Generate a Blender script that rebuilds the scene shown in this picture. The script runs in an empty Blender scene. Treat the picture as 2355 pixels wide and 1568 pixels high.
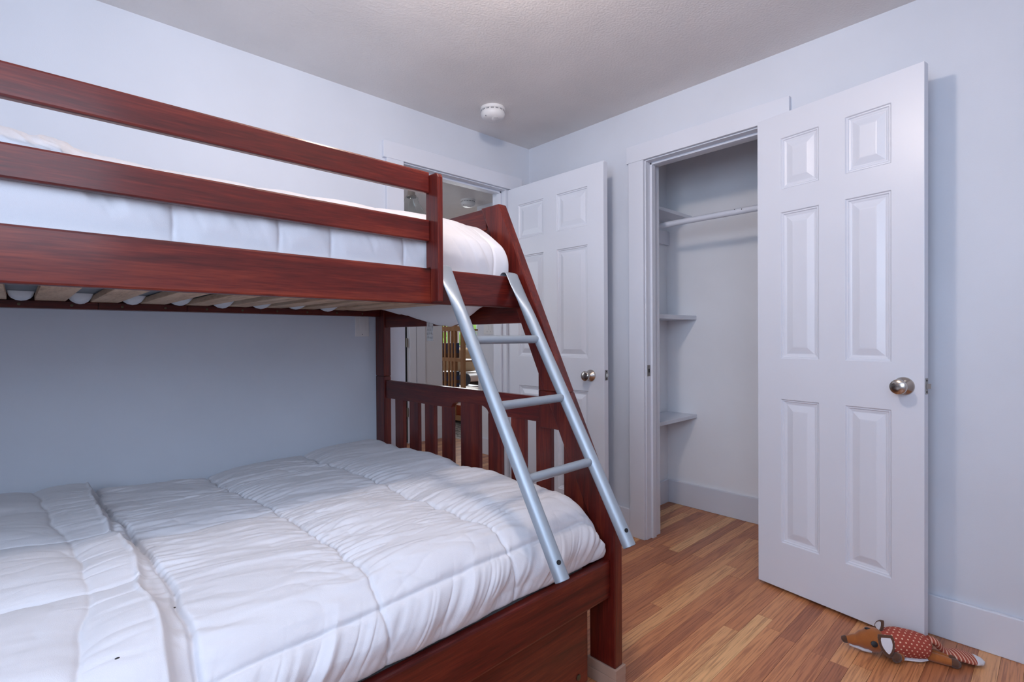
import bpy, bmesh, math, random
import numpy as np
from mathutils import Vector, Matrix

random.seed(7)
S = bpy.context.scene
COL = S.collection

# ------------------------------------------------------------------ camera
F_PX, YAW, PITCH, ROLL, CAM_H = 1178.85, 0.8207, -0.0082, -0.0065, 1.0997
fw = Vector((math.cos(YAW) * math.cos(PITCH), math.sin(YAW) * math.cos(PITCH), math.sin(PITCH)))
r0 = Vector((math.sin(YAW), -math.cos(YAW), 0.0))
u0 = r0.cross(fw)
rt = r0 * math.cos(ROLL) + u0 * math.sin(ROLL)
up = -r0 * math.sin(ROLL) + u0 * math.cos(ROLL)
cd = bpy.data.cameras.new('camera')
cam = bpy.data.objects.new('camera', cd)
COL.objects.link(cam)
cd.sensor_width = 36.0
cd.lens = F_PX * 36.0 / 2355.0
cd.clip_start = 0.02
M = Matrix((rt, up, -fw)).transposed().to_4x4()
M.translation = Vector((0, 0, CAM_H))
cam.matrix_world = M
S.camera = cam

# ------------------------------------------------------------------ view, world, daylight
S.view_settings.view_transform = 'Standard'
S.view_settings.look = 'None'
S.view_settings.gamma = 1.0
S.view_settings.use_curve_mapping = False
S.view_settings.exposure = 0.0

W = bpy.data.worlds.new('sky')
S.world = W
W.use_nodes = True
bg = W.node_tree.nodes['Background']
bg.inputs[0].default_value = (0.75, 0.86, 1.0, 1)
bg.inputs[1].default_value = 2.2


def area(name, loc, target, sx, sy, power, color):
    l = bpy.data.lights.new(name, 'AREA')
    l.shape = 'RECTANGLE'
    l.size, l.size_y = sx, sy
    l.energy = power
    l.color = color
    o = bpy.data.objects.new(name, l)
    COL.objects.link(o)
    o.location = loc
    o.rotation_euler = (Vector(target) - Vector(loc)).to_track_quat('-Z', 'Y').to_euler()
    return o


# daylight entering by the bedroom window behind the camera and by the far room's windows
area('bedroom_window_daylight', (-0.30, -0.425, 1.87), (-0.30, 1.0, 1.78), 1.25, 0.76, 11, (0.62, 0.77, 1.0))
area('head_window_daylight', (-1.075, 0.10, 1.60), (1.0, 0.02, 1.50), 0.95, 0.95, 28, (0.62, 0.77, 1.0))
area('far_room_window_daylight', (5.9, 7.93, 1.5), (5.0, 4.0, 0.8), 1.3, 1.1, 42, (0.95, 0.98, 1.0))
area('hall_fill_light', (0.925, 3.55, 1.5), (2.6, 3.6, 1.35), 0.75, 1.0, 7, (0.88, 0.92, 1.0))  # added fill to brighten the hall, no known source there

DL, DR, H = 2.4076, 2.4081, 2.3386      # left wall plane, right wall plane, ceiling height
XB, YB = -1.10, -0.45                   # walls behind the camera

# ------------------------------------------------------------------ materials
MATS = {}


def new_mat(name):
    m = bpy.data.materials.new(name)
    m.use_nodes = True
    nt = m.node_tree
    return m, nt, nt.nodes['Principled BSDF']


def nd(nt, t, **kw):
    n = nt.nodes.new(t)
    for k, v in kw.items():
        setattr(n, k, v)
    return n


def ramp(nt, stops):
    n = nt.nodes.new('ShaderNodeValToRGB')
    e = n.color_ramp.elements
    while len(e) < len(stops):
        e.new(0.5)
    for el, (p_, c_) in zip(e, stops):
        el.position = p_
        el.color = (*c_, 1)
    return n


def paint(name, col, rough=0.5, bump=0.0, scale=200.0, vary=0.03, spec=0.5, metal=0.0, sheen=0.0):
    m, nt, b = new_mat(name)
    tc = nd(nt, 'ShaderNodeTexCoord')
    n = nd(nt, 'ShaderNodeTexNoise')
    n.inputs['Scale'].default_value = 2.5
    n.inputs['Detail'].default_value = 4
    nt.links.new(tc.outputs['Object'], n.inputs['Vector'])
    lo = tuple(c * (1 - vary) for c in col)
    hi = tuple(min(1, c * (1 + vary)) for c in col)
    r = ramp(nt, [(0.3, lo), (0.7, hi)])
    nt.links.new(n.outputs['Fac'], r.inputs['Fac'])
    nt.links.new(r.outputs['Color'], b.inputs['Base Color'])
    b.inputs['Roughness'].default_value = rough
    b.inputs['Specular IOR Level'].default_value = spec
    b.inputs['Metallic'].default_value = metal
    if sheen:
        b.inputs['Sheen Weight'].default_value = sheen
    if bump:
        n2 = nd(nt, 'ShaderNodeTexNoise')
        n2.inputs['Scale'].default_value = scale
        n2.inputs['Detail'].default_value = 3
        nt.links.new(tc.outputs['Object'], n2.inputs['Vector'])
        bp = nd(nt, 'ShaderNodeBump')
        bp.inputs['Strength'].default_value = bump
        bp.inputs['Distance'].default_value = 0.002
        nt.links.new(n2.outputs['Fac'], bp.inputs['Height'])
        nt.links.new(bp.outputs['Normal'], b.inputs['Normal'])
    MATS[name] = m
    return m


def wood(name, axis, dark, mid, light, rough=0.3, coat=0.25, stretch=9.0, freq=5.0, knots=True):
    """stained timber, grain running along the local axis"""
    m, nt, b = new_mat(name)
    tc = nd(nt, 'ShaderNodeTexCoord')
    oi = nd(nt, 'ShaderNodeObjectInfo')
    add = nd(nt, 'ShaderNodeVectorMath', operation='MULTIPLY_ADD')
    cmb = nd(nt, 'ShaderNodeCombineXYZ')
    for i in range(3):
        nt.links.new(oi.outputs['Random'], cmb.inputs[i])
    nt.links.new(cmb.outputs[0], add.inputs[0])
    add.inputs[1].default_value = (7.3, 5.1, 9.7)
    nt.links.new(tc.outputs['Object'], add.inputs[2])
    mp = nd(nt, 'ShaderNodeMapping')
    sc = [1.0] * 3
    for i in range(3):
        sc[i] = freq if i == axis else freq * stretch
    mp.inputs['Scale'].default_value = sc
    nt.links.new(add.outputs[0], mp.inputs['Vector'])
    n1 = nd(nt, 'ShaderNodeTexNoise')
    n1.inputs['Scale'].default_value = 0.45
    n1.inputs['Detail'].default_value = 5
    n1.inputs['Roughness'].default_value = 0.62
    n1.inputs['Distortion'].default_value = 0.6
    nt.links.new(mp.outputs[0], n1.inputs['Vector'])
    n2 = nd(nt, 'ShaderNodeTexNoise')
    n2.inputs['Scale'].default_value = 4.6
    n2.inputs['Detail'].default_value = 3
    nt.links.new(mp.outputs[0], n2.inputs['Vector'])
    mx = nd(nt, 'ShaderNodeMath', operation='MULTIPLY_ADD')
    nt.links.new(n2.outputs['Fac'], mx.inputs[0])
    mx.inputs[1].default_value = 0.46
    nt.links.new(n1.outputs['Fac'], mx.inputs[2])
    r = ramp(nt, [(0.48, dark), (0.72, mid), (0.98, light)])
    nt.links.new(mx.outputs[0], r.inputs['Fac'])
    last = r.outputs['Color']
    if knots:
        v = nd(nt, 'ShaderNodeTexVoronoi')
        v.inputs['Scale'].default_value = 1.0
        mk = nd(nt, 'ShaderNodeMapping')
        mk.inputs['Scale'].default_value = [2.6 if i == axis else 5.0 for i in range(3)]
        nt.links.new(add.outputs[0], mk.inputs['Vector'])
        nt.links.new(mk.outputs[0], v.inputs['Vector'])
        kr = ramp(nt, [(0.03, (1, 1, 1)), (0.085, (0, 0, 0))])
        nt.links.new(v.outputs['Distance'], kr.inputs['Fac'])
        mixk = nd(nt, 'ShaderNodeMix', data_type='RGBA')
        nt.links.new(kr.outputs['Color'], mixk.inputs['Factor'])
        nt.links.new(last, mixk.inputs['A'])
        mixk.inputs['B'].default_value = tuple(c * 0.45 for c in dark) + (1,)
        last = mixk.outputs['Result']
    nt.links.new(last, b.inputs['Base Color'])
    b.inputs['Roughness'].default_value = rough
    b.inputs['Coat Weight'].default_value = coat
    b.inputs['Specular IOR Level'].default_value = 0.25
    b.inputs['Coat Roughness'].default_value = 0.17
    bp = nd(nt, 'ShaderNodeBump')
    bp.inputs['Strength'].default_value = 0.10
    bp.inputs['Distance'].default_value = 0.001
    nt.links.new(n2.outputs['Fac'], bp.inputs['Height'])
    nt.links.new(bp.outputs['Normal'], b.inputs['Normal'])
    MATS[name] = m
    return m


def floor_oak():
    m, nt, b = new_mat('oak_strip')
    geo = nd(nt, 'ShaderNodeNewGeometry')
    oi = nd(nt, 'ShaderNodeObjectInfo')
    rnd = nd(nt, 'ShaderNodeMath', operation='ADD')
    nt.links.new(oi.outputs['Random'], rnd.inputs[0])
    nt.links.new(geo.outputs['Random Per Island'], rnd.inputs[1])
    fr = nd(nt, 'ShaderNodeMath', operation='FRACT')
    nt.links.new(rnd.outputs[0], fr.inputs[0])
    cmb = nd(nt, 'ShaderNodeCombineXYZ')
    for i in range(3):
        nt.links.new(fr.outputs[0], cmb.inputs[i])
    add = nd(nt, 'ShaderNodeVectorMath', operation='MULTIPLY_ADD')
    nt.links.new(cmb.outputs[0], add.inputs[0])
    add.inputs[1].default_value = (17.0, 31.0, 11.0)
    nt.links.new(geo.outputs['Position'], add.inputs[2])
    mp = nd(nt, 'ShaderNodeMapping')
    mp.inputs['Scale'].default_value = (1.7, 46.0, 8.0)
    nt.links.new(add.outputs[0], mp.inputs['Vector'])
    # cathedral figure: distorted bands
    nz = nd(nt, 'ShaderNodeTexNoise')
    nz.inputs['Scale'].default_value = 0.55
    nz.inputs['Detail'].default_value = 2
    nt.links.new(mp.outputs[0], nz.inputs['Vector'])
    wm = nd(nt, 'ShaderNodeMath', operation='MULTIPLY')
    nt.links.new(nz.outputs['Fac'], wm.inputs[0])
    wm.inputs[1].default_value = 60.0
    sn = nd(nt, 'ShaderNodeMath', operation='SINE')
    nt.links.new(wm.outputs[0], sn.inputs[0])
    fine = nd(nt, 'ShaderNodeTexNoise')
    fine.inputs['Scale'].default_value = 5.0
    fine.inputs['Detail'].default_value = 4
    fine.inputs['Roughness'].default_value = 0.65
    nt.links.new(mp.outputs[0], fine.inputs['Vector'])
    ma = nd(nt, 'ShaderNodeMath', operation='MULTIPLY_ADD')
    nt.links.new(sn.outputs[0], ma.inputs[0])
    ma.inputs[1].default_value = 0.11
    nt.links.new(fine.outputs['Fac'], ma.inputs[2])
    grain = ramp(nt, [(0.32, (0.66, 0.56, 0.52)), (0.50, (0.98, 0.97, 0.96)), (0.68, (1.10, 1.10, 1.10))])
    nt.links.new(ma.outputs[0], grain.inputs['Fac'])
    base = ramp(nt, [(0.0, (0.37, 0.130, 0.055)), (0.30, (0.50, 0.190, 0.078)), (0.62, (0.60, 0.250, 0.102)),
                     (0.85, (0.67, 0.310, 0.130)), (1.0, (0.76, 0.430, 0.190))])
    nt.links.new(fr.outputs[0], base.inputs['Fac'])
    mul = nd(nt, 'ShaderNodeMix', data_type='RGBA', blend_type='MULTIPLY')
    mul.inputs['Factor'].default_value = 1.0
    nt.links.new(base.outputs['Color'], mul.inputs['A'])
    nt.links.new(grain.outputs['Color'], mul.inputs['B'])
    nt.links.new(mul.outputs['Result'], b.inputs['Base Color'])
    b.inputs['Roughness'].default_value = 0.40
    b.inputs['Coat Weight'].default_value = 0.2
    b.inputs['Coat Roughness'].default_value = 0.3
    bp = nd(nt, 'ShaderNodeBump')
    bp.inputs['Strength'].default_value = 0.08
    bp.inputs['Distance'].default_value = 0.001
    nt.links.new(fine.outputs['Fac'], bp.inputs['Height'])
    nt.links.new(bp.outputs['Normal'], b.inputs['Normal'])
    MATS['oak_strip'] = m


floor_oak()
paint('wall_paint', (0.665, 0.70, 0.775), 0.55, 0.10, 260)
paint('closet_paint', (0.88, 0.89, 0.93), 0.55, 0.08, 260)
paint('hall_paint', (0.74, 0.75, 0.80), 0.55, 0.08, 260)
paint('ceiling_paint', (0.80, 0.775, 0.765), 0.8, 0.8, 110, 0.05)
paint('trim_paint', (0.715, 0.74, 0.815), 0.32, 0.03, 120, 0.015)
paint('door_paint', (0.715, 0.74, 0.815), 0.33, 0.05, 140, 0.015)
paint('fabric_white', (0.655, 0.65, 0.69), 0.9, 0.25, 700, 0.02, 0.2, 0, 0.2)
paint('sheet_white', (0.80, 0.80, 0.82), 0.9, 0.25, 500, 0.02, 0.2)
paint('mattress_grey', (0.24, 0.25, 0.27), 0.9, 0.3, 400)
paint('metal_silver', (0.35, 0.40, 0.455), 0.46, 0.02, 300, 0.02, 0.5, 0.5)
paint('metal_inside', (0.05, 0.07, 0.10), 0.5)
paint('nickel', (0.50, 0.46, 0.42), 0.22, 0.0, 1, 0.02, 0.5, 1.0)
paint('nickel_dull', (0.36, 0.34, 0.32), 0.4, 0.0, 1, 0.02, 0.5, 1.0)
paint('brass_dark', (0.10, 0.085, 0.05), 0.4, 0.0, 1, 0.02, 0.5, 0.8)
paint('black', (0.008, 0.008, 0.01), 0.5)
paint('hole_black', (0.01, 0.01, 0.012), 0.8)
paint('plastic_white', (0.80, 0.79, 0.79), 0.4, 0, 1, 0.01)
paint('plastic_grey', (0.30, 0.30, 0.32), 0.5)
paint('subfloor', (0.05, 0.025, 0.015), 0.9)
paint('raw_block', (0.37, 0.235, 0.175), 0.8, 0.3, 120, 0.25)
paint('tan_fabric', (0.42, 0.29, 0.18), 0.9, 0.3, 300)
paint('grey_fabric', (0.10, 0.12, 0.16), 0.9, 0.3, 300)
paint('orange_paper', (0.55, 0.10, 0.03), 0.6, 0, 1, 0.3)
paint('blue_paper', (0.02, 0.06, 0.22), 0.5, 0, 1, 0.3)
paint('navy_paper', (0.03, 0.05, 0.13), 0.5, 0, 1, 0.3)
paint('brown_paper', (0.10, 0.05, 0.035), 0.5, 0, 1, 0.3)
paint('page_white', (0.6, 0.58, 0.55), 0.8)
paint('leaf', (0.24, 0.36, 0.06), 0.7, 0.6, 30, 0.5)
paint('grass', (0.15, 0.25, 0.05), 0.9, 0.5, 30, 0.4)
paint('plush_orange', (0.36, 0.115, 0.030), 0.95, 0.5, 500, 0.12, 0.2, 0, 0.3)
paint('plush_brown', (0.105, 0.048, 0.030), 0.95, 0.5, 500, 0.12, 0.2, 0, 0.3)
paint('plush_white', (0.72, 0.70, 0.74), 0.95, 0.5, 500, 0.03, 0.2, 0, 0.3)
RED_D, RED_M, RED_L = (0.038, 0.0027, 0.0022), (0.086, 0.0066, 0.0042), (0.165, 0.022, 0.0090)
for ax, nm in ((0, 'cherry_x'), (1, 'cherry_y'), (2, 'cherry_z')):
    wood(nm, ax, RED_D, RED_M, RED_L, 0.42, 0.40, 16.0, 3.2)
wood('pine_y', 1, (0.34, 0.20, 0.115), (0.62, 0.42, 0.275), (0.74, 0.56, 0.40), 0.6, 0.0, 9.0, 4.0, False)
wood('shelf_wood', 2, (0.36, 0.18, 0.085), (0.46, 0.24, 0.115), (0.55, 0.31, 0.16), 0.5, 0.0, 6, 4, False)


def glass():
    m, nt, b = new_mat('clear_glass')
    b.inputs['Transmission Weight'].default_value = 1.0
    b.inputs['Roughness'].default_value = 0.02
    b.inputs['IOR'].default_value = 1.15
    b.inputs['Base Color'].default_value = (0.93, 0.96, 0.96, 1)
    n = nd(nt, 'ShaderNodeTexNoise')
    n.inputs['Scale'].default_value = 8
    bp = nd(nt, 'ShaderNodeBump')
    bp.inputs['Strength'].default_value = 0.05
    nt.links.new(n.outputs['Fac'], bp.inputs['Height'])
    nt.links.new(bp.outputs['Normal'], b.inputs['Normal'])
    MATS['clear_glass'] = m


glass()


def lamp_glow(strength):
    m, nt, b = new_mat('lit_globe')
    b.inputs['Base Color'].default_value = (0.9, 0.88, 0.84, 1)
    b.inputs['Emission Color'].default_value = (1.0, 0.845, 0.74, 1)
    b.inputs['Emission Strength'].default_value = strength
    MATS['lit_globe'] = m


lamp_glow(152.0)


def dotted():
    m, nt, b = new_mat('red_dotted_cloth')
    tc = nd(nt, 'ShaderNodeTexCoord')
    al = nd(nt, 'ShaderNodeAttribute', attribute_name='along')
    an = nd(nt, 'ShaderNodeAttribute', attribute_name='around')

    def mt(op, a, b_=None):
        n = nd(nt, 'ShaderNodeMath', operation=op)
        for i, v_ in enumerate((a, b_)):
            if v_ is None:
                continue
            if isinstance(v_, (int, float)):
                n.inputs[i].default_value = v_
            else:
                nt.links.new(v_, n.inputs[i])
        return n.outputs[0]
    yv = mt('MULTIPLY', an.outputs['Fac'], 26.0)
    row_ = mt('FLOOR', yv)
    odd = mt('MULTIPLY', mt('MODULO', row_, 2.0), 0.5)
    xv = mt('ADD', mt('MULTIPLY', al.outputs['Fac'], 62.0), odd)
    fx_ = mt('SUBTRACT', mt('FRACT', xv), 0.5)
    fy_ = mt('MULTIPLY', mt('SUBTRACT', mt('FRACT', yv), 0.5), 0.72)
    dd = mt('SQRT', mt('ADD', mt('MULTIPLY', fx_, fx_), mt('MULTIPLY', fy_, fy_)))
    r = ramp(nt, [(0.13, (0.80, 0.52, 0.36)), (0.18, (0.36, 0.060, 0.038))])
    nt.links.new(dd, r.inputs['Fac'])
    nt.links.new(r.outputs['Color'], b.inputs['Base Color'])
    b.inputs['Roughness'].default_value = 0.9
    MATS['red_dotted_cloth'] = m
    m, nt, b = new_mat('red_striped_cloth')
    tc = nd(nt, 'ShaderNodeTexCoord')
    w = nd(nt, 'ShaderNodeTexWave')
    w.wave_type = 'BANDS'
    w.bands_direction = 'X'
    w.inputs['Scale'].default_value = 33
    w.inputs['Distortion'].default_value = 0.6
    nt.links.new(tc.outputs['Object'], w.inputs['Vector'])
    r = ramp(nt, [(0.70, (0.36, 0.075, 0.045)), (0.82, (0.72, 0.45, 0.33))])
    nt.links.new(w.outputs['Fac'], r.inputs['Fac'])
    nt.links.new(r.outputs['Color'], b.inputs['Base Color'])
    b.inputs['Roughness'].default_value = 0.9
    MATS['red_striped_cloth'] = m
    m, nt, b = new_mat('zigzag_rug')
    tc = nd(nt, 'ShaderNodeTexCoord')
    w = nd(nt, 'ShaderNodeTexWave')
    w.wave_type = 'BANDS'
    w.bands_direction = 'DIAGONAL'
    w.inputs['Scale'].default_value = 6
    w.inputs['Distortion'].default_value = 9
    w.inputs['Detail Scale'].default_value = 2
    nt.links.new(tc.outputs['Object'], w.inputs['Vector'])
    r = ramp(nt, [(0.40, (0.10, 0.10, 0.10)), (0.6, (0.55, 0.53, 0.50))])
    nt.links.new(w.outputs['Fac'], r.inputs['Fac'])
    nt.links.new(r.outputs['Color'], b.inputs['Base Color'])
    b.inputs['Roughness'].default_value = 0.95
    MATS['zigzag_rug'] = m
    m, nt, b = new_mat('printed_tag')
    tc = nd(nt, 'ShaderNodeTexCoord')
    br = nd(nt, 'ShaderNodeTexNoise')
    br.inputs['Scale'].default_value = 1
    br.inputs['Detail'].default_value = 2
    mp = nd(nt, 'ShaderNodeMapping')
    mp.inputs['Scale'].default_value = (330, 330, 60)
    nt.links.new(tc.outputs['Object'], mp.inputs['Vector'])
    nt.links.new(mp.outputs[0], br.inputs['Vector'])
    w = nd(nt, 'ShaderNodeTexWave')
    w.bands_direction = 'Z'
    w.inputs['Scale'].default_value = 55
    nt.links.new(tc.outputs['Object'], w.inputs['Vector'])
    mu = nd(nt, 'ShaderNodeMath', operation='MULTIPLY')
    nt.links.new(br.outputs['Fac'], mu.inputs[0])
    nt.links.new(w.outputs['Fac'], mu.inputs[1])
    r = ramp(nt, [(0.40, (0.75, 0.74, 0.73)), (0.47, (0.06, 0.06, 0.07))])
    nt.links.new(mu.outputs[0], r.inputs['Fac'])
    nt.links.new(r.outputs['Color'], b.inputs['Base Color'])
    b.inputs['Roughness'].default_value = 0.8
    MATS['printed_tag'] = m


dotted()


# ------------------------------------------------------------------ mesh helpers
class MB:
    def __init__(self):
        self.v, self.f = [], []

    def add(self, vs, fs):
        o = len(self.v)
        self.v += [tuple(p_) for p_ in vs]
        self.f += [tuple(i + o for i in q) for q in fs]
        return self

    def box(self, x0, x1, y0, y1, z0, z1):
        x0, x1 = sorted((x0, x1)); y0, y1 = sorted((y0, y1)); z0, z1 = sorted((z0, z1))
        return self.add([(x0, y0, z0), (x1, y0, z0), (x1, y1, z0), (x0, y1, z0), (x0, y0, z1), (x1, y0, z1), (x1, y1, z1), (x0, y1, z1)],
                        [(0, 3, 2, 1), (4, 5, 6, 7), (0, 1, 5, 4), (1, 2, 6, 5), (2, 3, 7, 6), (3, 0, 4, 7)])

    def prism(self, poly, a, b, axis=0):
        """polygon in the two other axes, extruded along axis from a to b"""
        def mk(p_, t):
            q = list(p_)
            q.insert(axis, t)
            return tuple(q)
        n = len(poly)
        vs = [mk(p_, a) for p_ in poly] + [mk(p_, b) for p_ in poly]
        fs = [tuple(range(n))[::-1], tuple(range(n, 2 * n))] + [(i, (i + 1) % n, n + (i + 1) % n, n + i) for i in range(n)]
        return self.add(vs, fs)

    def rings(self, rs, cap0=True, cap1=True, closed=True):
        n = len(rs[0])
        vs = [p_ for r_ in rs for p_ in r_]
        fs = []
        for k in range(len(rs) - 1):
            for i in range(n if closed else n - 1):
                j = (i + 1) % n
                fs.append((k * n + i, k * n + j, (k + 1) * n + j, (k + 1) * n + i))
        if cap0:
            fs.append(tuple(range(n))[::-1])
        if cap1:
            fs.append(tuple(range((len(rs) - 1) * n, len(rs) * n)))
        return self.add(vs, fs)

    def tube(self, path, rad, seg=16, cap=True, flat=None):
        """path of points; rad number or list; flat = list of (ra, rb) factors"""
        P = [Vector(p_) for p_ in path]
        rs = []
        ref = None
        for i, p_ in enumerate(P):
            t = (P[min(i + 1, len(P) - 1)] - P[max(i - 1, 0)]).normalized()
            if ref is None:
                ref = Vector((1, 0, 0)) if abs(t.x) < 0.9 else Vector((0, 1, 0))
            a = (ref - t * ref.dot(t)).normalized()
            b = t.cross(a)
            ref = a
            r_ = rad[i] if isinstance(rad, (list, tuple)) else rad
            fa, fb = flat[i] if flat else (1, 1)
            rs.append([p_ + a * (r_ * fa * math.cos(2 * math.pi * k / seg)) + b * (r_ * fb * math.sin(2 * math.pi * k / seg)) for k in range(seg)])
        return self.rings(rs, cap, cap)

    def lathe(self, prof, center, axis, seg=32):
        """prof = [(radius, height along axis)]"""
        c = Vector(center)
        t = Vector(axis).normalized()
        ref = Vector((0, 0, 1)) if abs(t.z) < 0.9 else Vector((1, 0, 0))
        a = (ref - t * ref.dot(t)).normalized()
        b = t.cross(a)
        rs = [[c + t * h_ + a * (max(r_, 1e-5) * math.cos(2 * math.pi * k / seg)) + b * (max(r_, 1e-5) * math.sin(2 * math.pi * k / seg)) for k in range(seg)] for r_, h_ in prof]
        return self.rings(rs)

    def build(self, name, mat, parent=None, bevel=0.0, smooth=False, seg=2, loc=None):
        me = bpy.data.meshes.new(name)
        me.from_pydata(self.v, [], self.f)
        bm = bmesh.new()
        bm.from_mesh(me)
        bmesh.ops.recalc_face_normals(bm, faces=bm.faces)
        if bevel:
            es = [e for e in bm.edges if len(e.link_faces) == 2 and e.calc_face_angle(0) > 0.5]
            bmesh.ops.bevel(bm, geom=es, offset=bevel, segments=seg, profile=0.6, affect='EDGES', clamp_overlap=True)
        bm.to_mesh(me)
        bm.free()
        if smooth:
            me.polygons.foreach_set('use_smooth', [True] * len(me.polygons))
            try:
                me.set_sharp_from_angle(angle=0.7)
            except Exception:
                pass
        me.materials.append(MATS[mat])
        o = bpy.data.objects.new(name, me)
        COL.objects.link(o)
        if parent:
            o.parent = parent
        if loc:
            o.location = loc
        return o


def tag(o, label, cat, group=None, kind=None):
    o['label'] = label
    o['category'] = cat
    if group:
        o['group'] = group
    if kind:
        o['kind'] = kind
    return o


def empty(name, loc=(0, 0, 0), rz=0.0):
    o = bpy.data.objects.new(name, None)
    o.empty_display_size = 0.05
    COL.objects.link(o)
    o.location = loc
    o.rotation_euler = (0, 0, rz)
    return o


def B(*a):
    return MB().box(*a)


# ------------------------------------------------------------------ the shell
WT = 0.122  # wall thickness
BO0, BO1, ZH = 1.447, 2.201, 2.035      # bedroom doorway in the left wall
CO0, CO1, ZC = 0.907, 1.528, 2.041      # closet opening in the right wall

w = MB()
w.box(XB - WT, BO0, DL, DL + WT, 0, H).box(BO1, DR + WT, DL, DL + WT, 0, H).box(BO0, BO1, DL, DL + WT, ZH, H)
tag(w.build('wall_left', 'wall_paint'), 'pale blue-grey wall behind the bunk bed with the hall doorway', 'wall', kind='structure')
w = MB()
w.box(DR, DR + WT, YB - WT, CO0, 0, H).box(DR, DR + WT, CO1, DL, 0, H).box(DR, DR + WT, CO0, CO1, ZC, H)
tag(w.build('wall_right', 'wall_paint'), 'pale blue-grey wall with the closet opening', 'wall', kind='structure')
# wall behind the camera, with the window
WX0, WX1, WZ0, WZ1 = -0.98, 0.38, 1.46, 2.28
w = MB()
w.box(XB - WT, WX0, YB - WT, YB, 0, H).box(WX1, DR, YB - WT, YB, 0, H).box(WX0, WX1, YB - WT, YB, 0, WZ0).box(WX0, WX1, YB - WT, YB, WZ1, H)
tag(w.build('wall_back', 'wall_paint'), 'pale bedroom wall with the window, opposite the bunk bed', 'wall', kind='structure')
HY0, HY1, HZ0, HZ1 = -0.38, 0.58, 1.12, 2.08
w = MB()
w.box(XB - WT, XB, YB, HY0, 0, H).box(XB - WT, XB, HY1, DL, 0, H).box(XB - WT, XB, HY0, HY1, 0, HZ0).box(XB - WT, XB, HY0, HY1, HZ1, H)
tag(w.build('wall_head', 'wall_paint'), 'pale bedroom wall at the head of the bunk bed', 'wall', kind='structure')
tag(B(XB - WT, DR + WT, YB - WT, DL + WT, H, H + 0.1).build('ceiling', 'ceiling_paint'), 'textured off-white bedroom ceiling', 'ceiling', kind='structure')

# closet interior
CX, CY0, CY1 = 3.078, 0.50, 1.789
c0 = DR + WT
tag(B(CX, CX + 0.019, CY0 - 0.1, CY1 + 0.1, 0, H).build('wall_closet_back', 'closet_paint'), 'white back wall inside the closet', 'wall', kind='structure')
tag(B(c0, CX, CY1, CY1 + 0.1, 0, H).build('wall_closet_left', 'closet_paint'), 'white side wall inside the closet behind its shelves', 'wall', kind='structure')
tag(B(c0, CX, CY0 - 0.1, CY0, 0, H).build('wall_closet_right', 'closet_paint'), 'white side wall inside the closet behind the open door', 'wall', kind='structure')
tag(B(c0, CX + 0.019, CY0 - 0.1, CY1 + 0.1, H, H + 0.1).build('ceiling_closet', 'closet_paint'), 'closet ceiling above the hanging rod', 'ceiling', kind='structure')

# hall and the room beyond
HY = 4.62
tag(B(3.097, 3.21, DL + WT, 3.80, 0, H).build('wall_hall_right', 'hall_paint'), 'white hall wall with the double light switch', 'wall', kind='structure')
w = MB()
w.box(0.9, 1.98, HY, HY + 0.12, 0, H).box(2.83, 3.261, HY, HY + 0.12, 0, H).box(1.98, 2.83, HY, HY + 0.12, 2.05, H)
tag(w.build('wall_hall_far', 'hall_paint'), 'white hall wall with the far door', 'wall', kind='structure')
w = MB()
w.box(0.8, 0.9, DL + WT, 3.15, 0, H).box(0.8, 0.9, 3.95, HY + 0.12, 0, H).box(0.8, 0.9, 3.15, 3.95, 0, 0.98).box(0.8, 0.9, 3.15, 3.95, 2.02, H)
tag(w.build('wall_hall_left', 'hall_paint'), 'white end wall of the hall', 'wall', kind='structure')
tag(B(0.8, 8.0, DL + WT, 8.2, H, H + 0.1).build('ceiling_hall', 'ceiling_paint'), 'off-white hall ceiling with the smaller smoke alarm', 'ceiling', kind='structure')
tag(B(DR + WT, 8.0, DL, DL + WT, 0, H).build('wall_hall_near', 'hall_paint'), 'hidden wall between closet and far room', 'wall', kind='structure')
tag(B(7.9, 8.0, DL + WT, 8.2, 0, H).build('wall_far_right', 'hall_paint'), 'side wall of the far room', 'wall', kind='structure')
tag(B(1.9, 2.0, HY + 0.12, 8.2, 0, H).build('wall_far_left', 'hall_paint'), 'wall of the room behind the far hall door', 'wall', kind='structure')
tag(B(3.141, 3.261, HY + 0.12, 8.05, 0, H).build('wall_far_middle', 'hall_paint'), 'unseen wall between the two far rooms, added to keep the unlit one dark', 'wall', kind='structure')  # added out of view to shut light out behind the hall door
w = MB()
FY = 8.05
wins = [(5.05, 5.90), (6.08, 6.62)]
w.box(2.0, wins[0][0], FY, FY + 0.12, 0, H).box(wins[0][1], wins[1][0], FY, FY + 0.12, 0, H).box(wins[1][1], 7.9, FY, FY + 0.12, 0, H)
for a, b_ in wins:
    w.box(a, b_, FY, FY + 0.12, 0, 0.90).box(a, b_, FY, FY + 0.12, 2.05, H)
tag(w.build('wall_far', 'hall_paint'), 'window wall at the end of the far room', 'wall', kind='structure')


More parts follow.
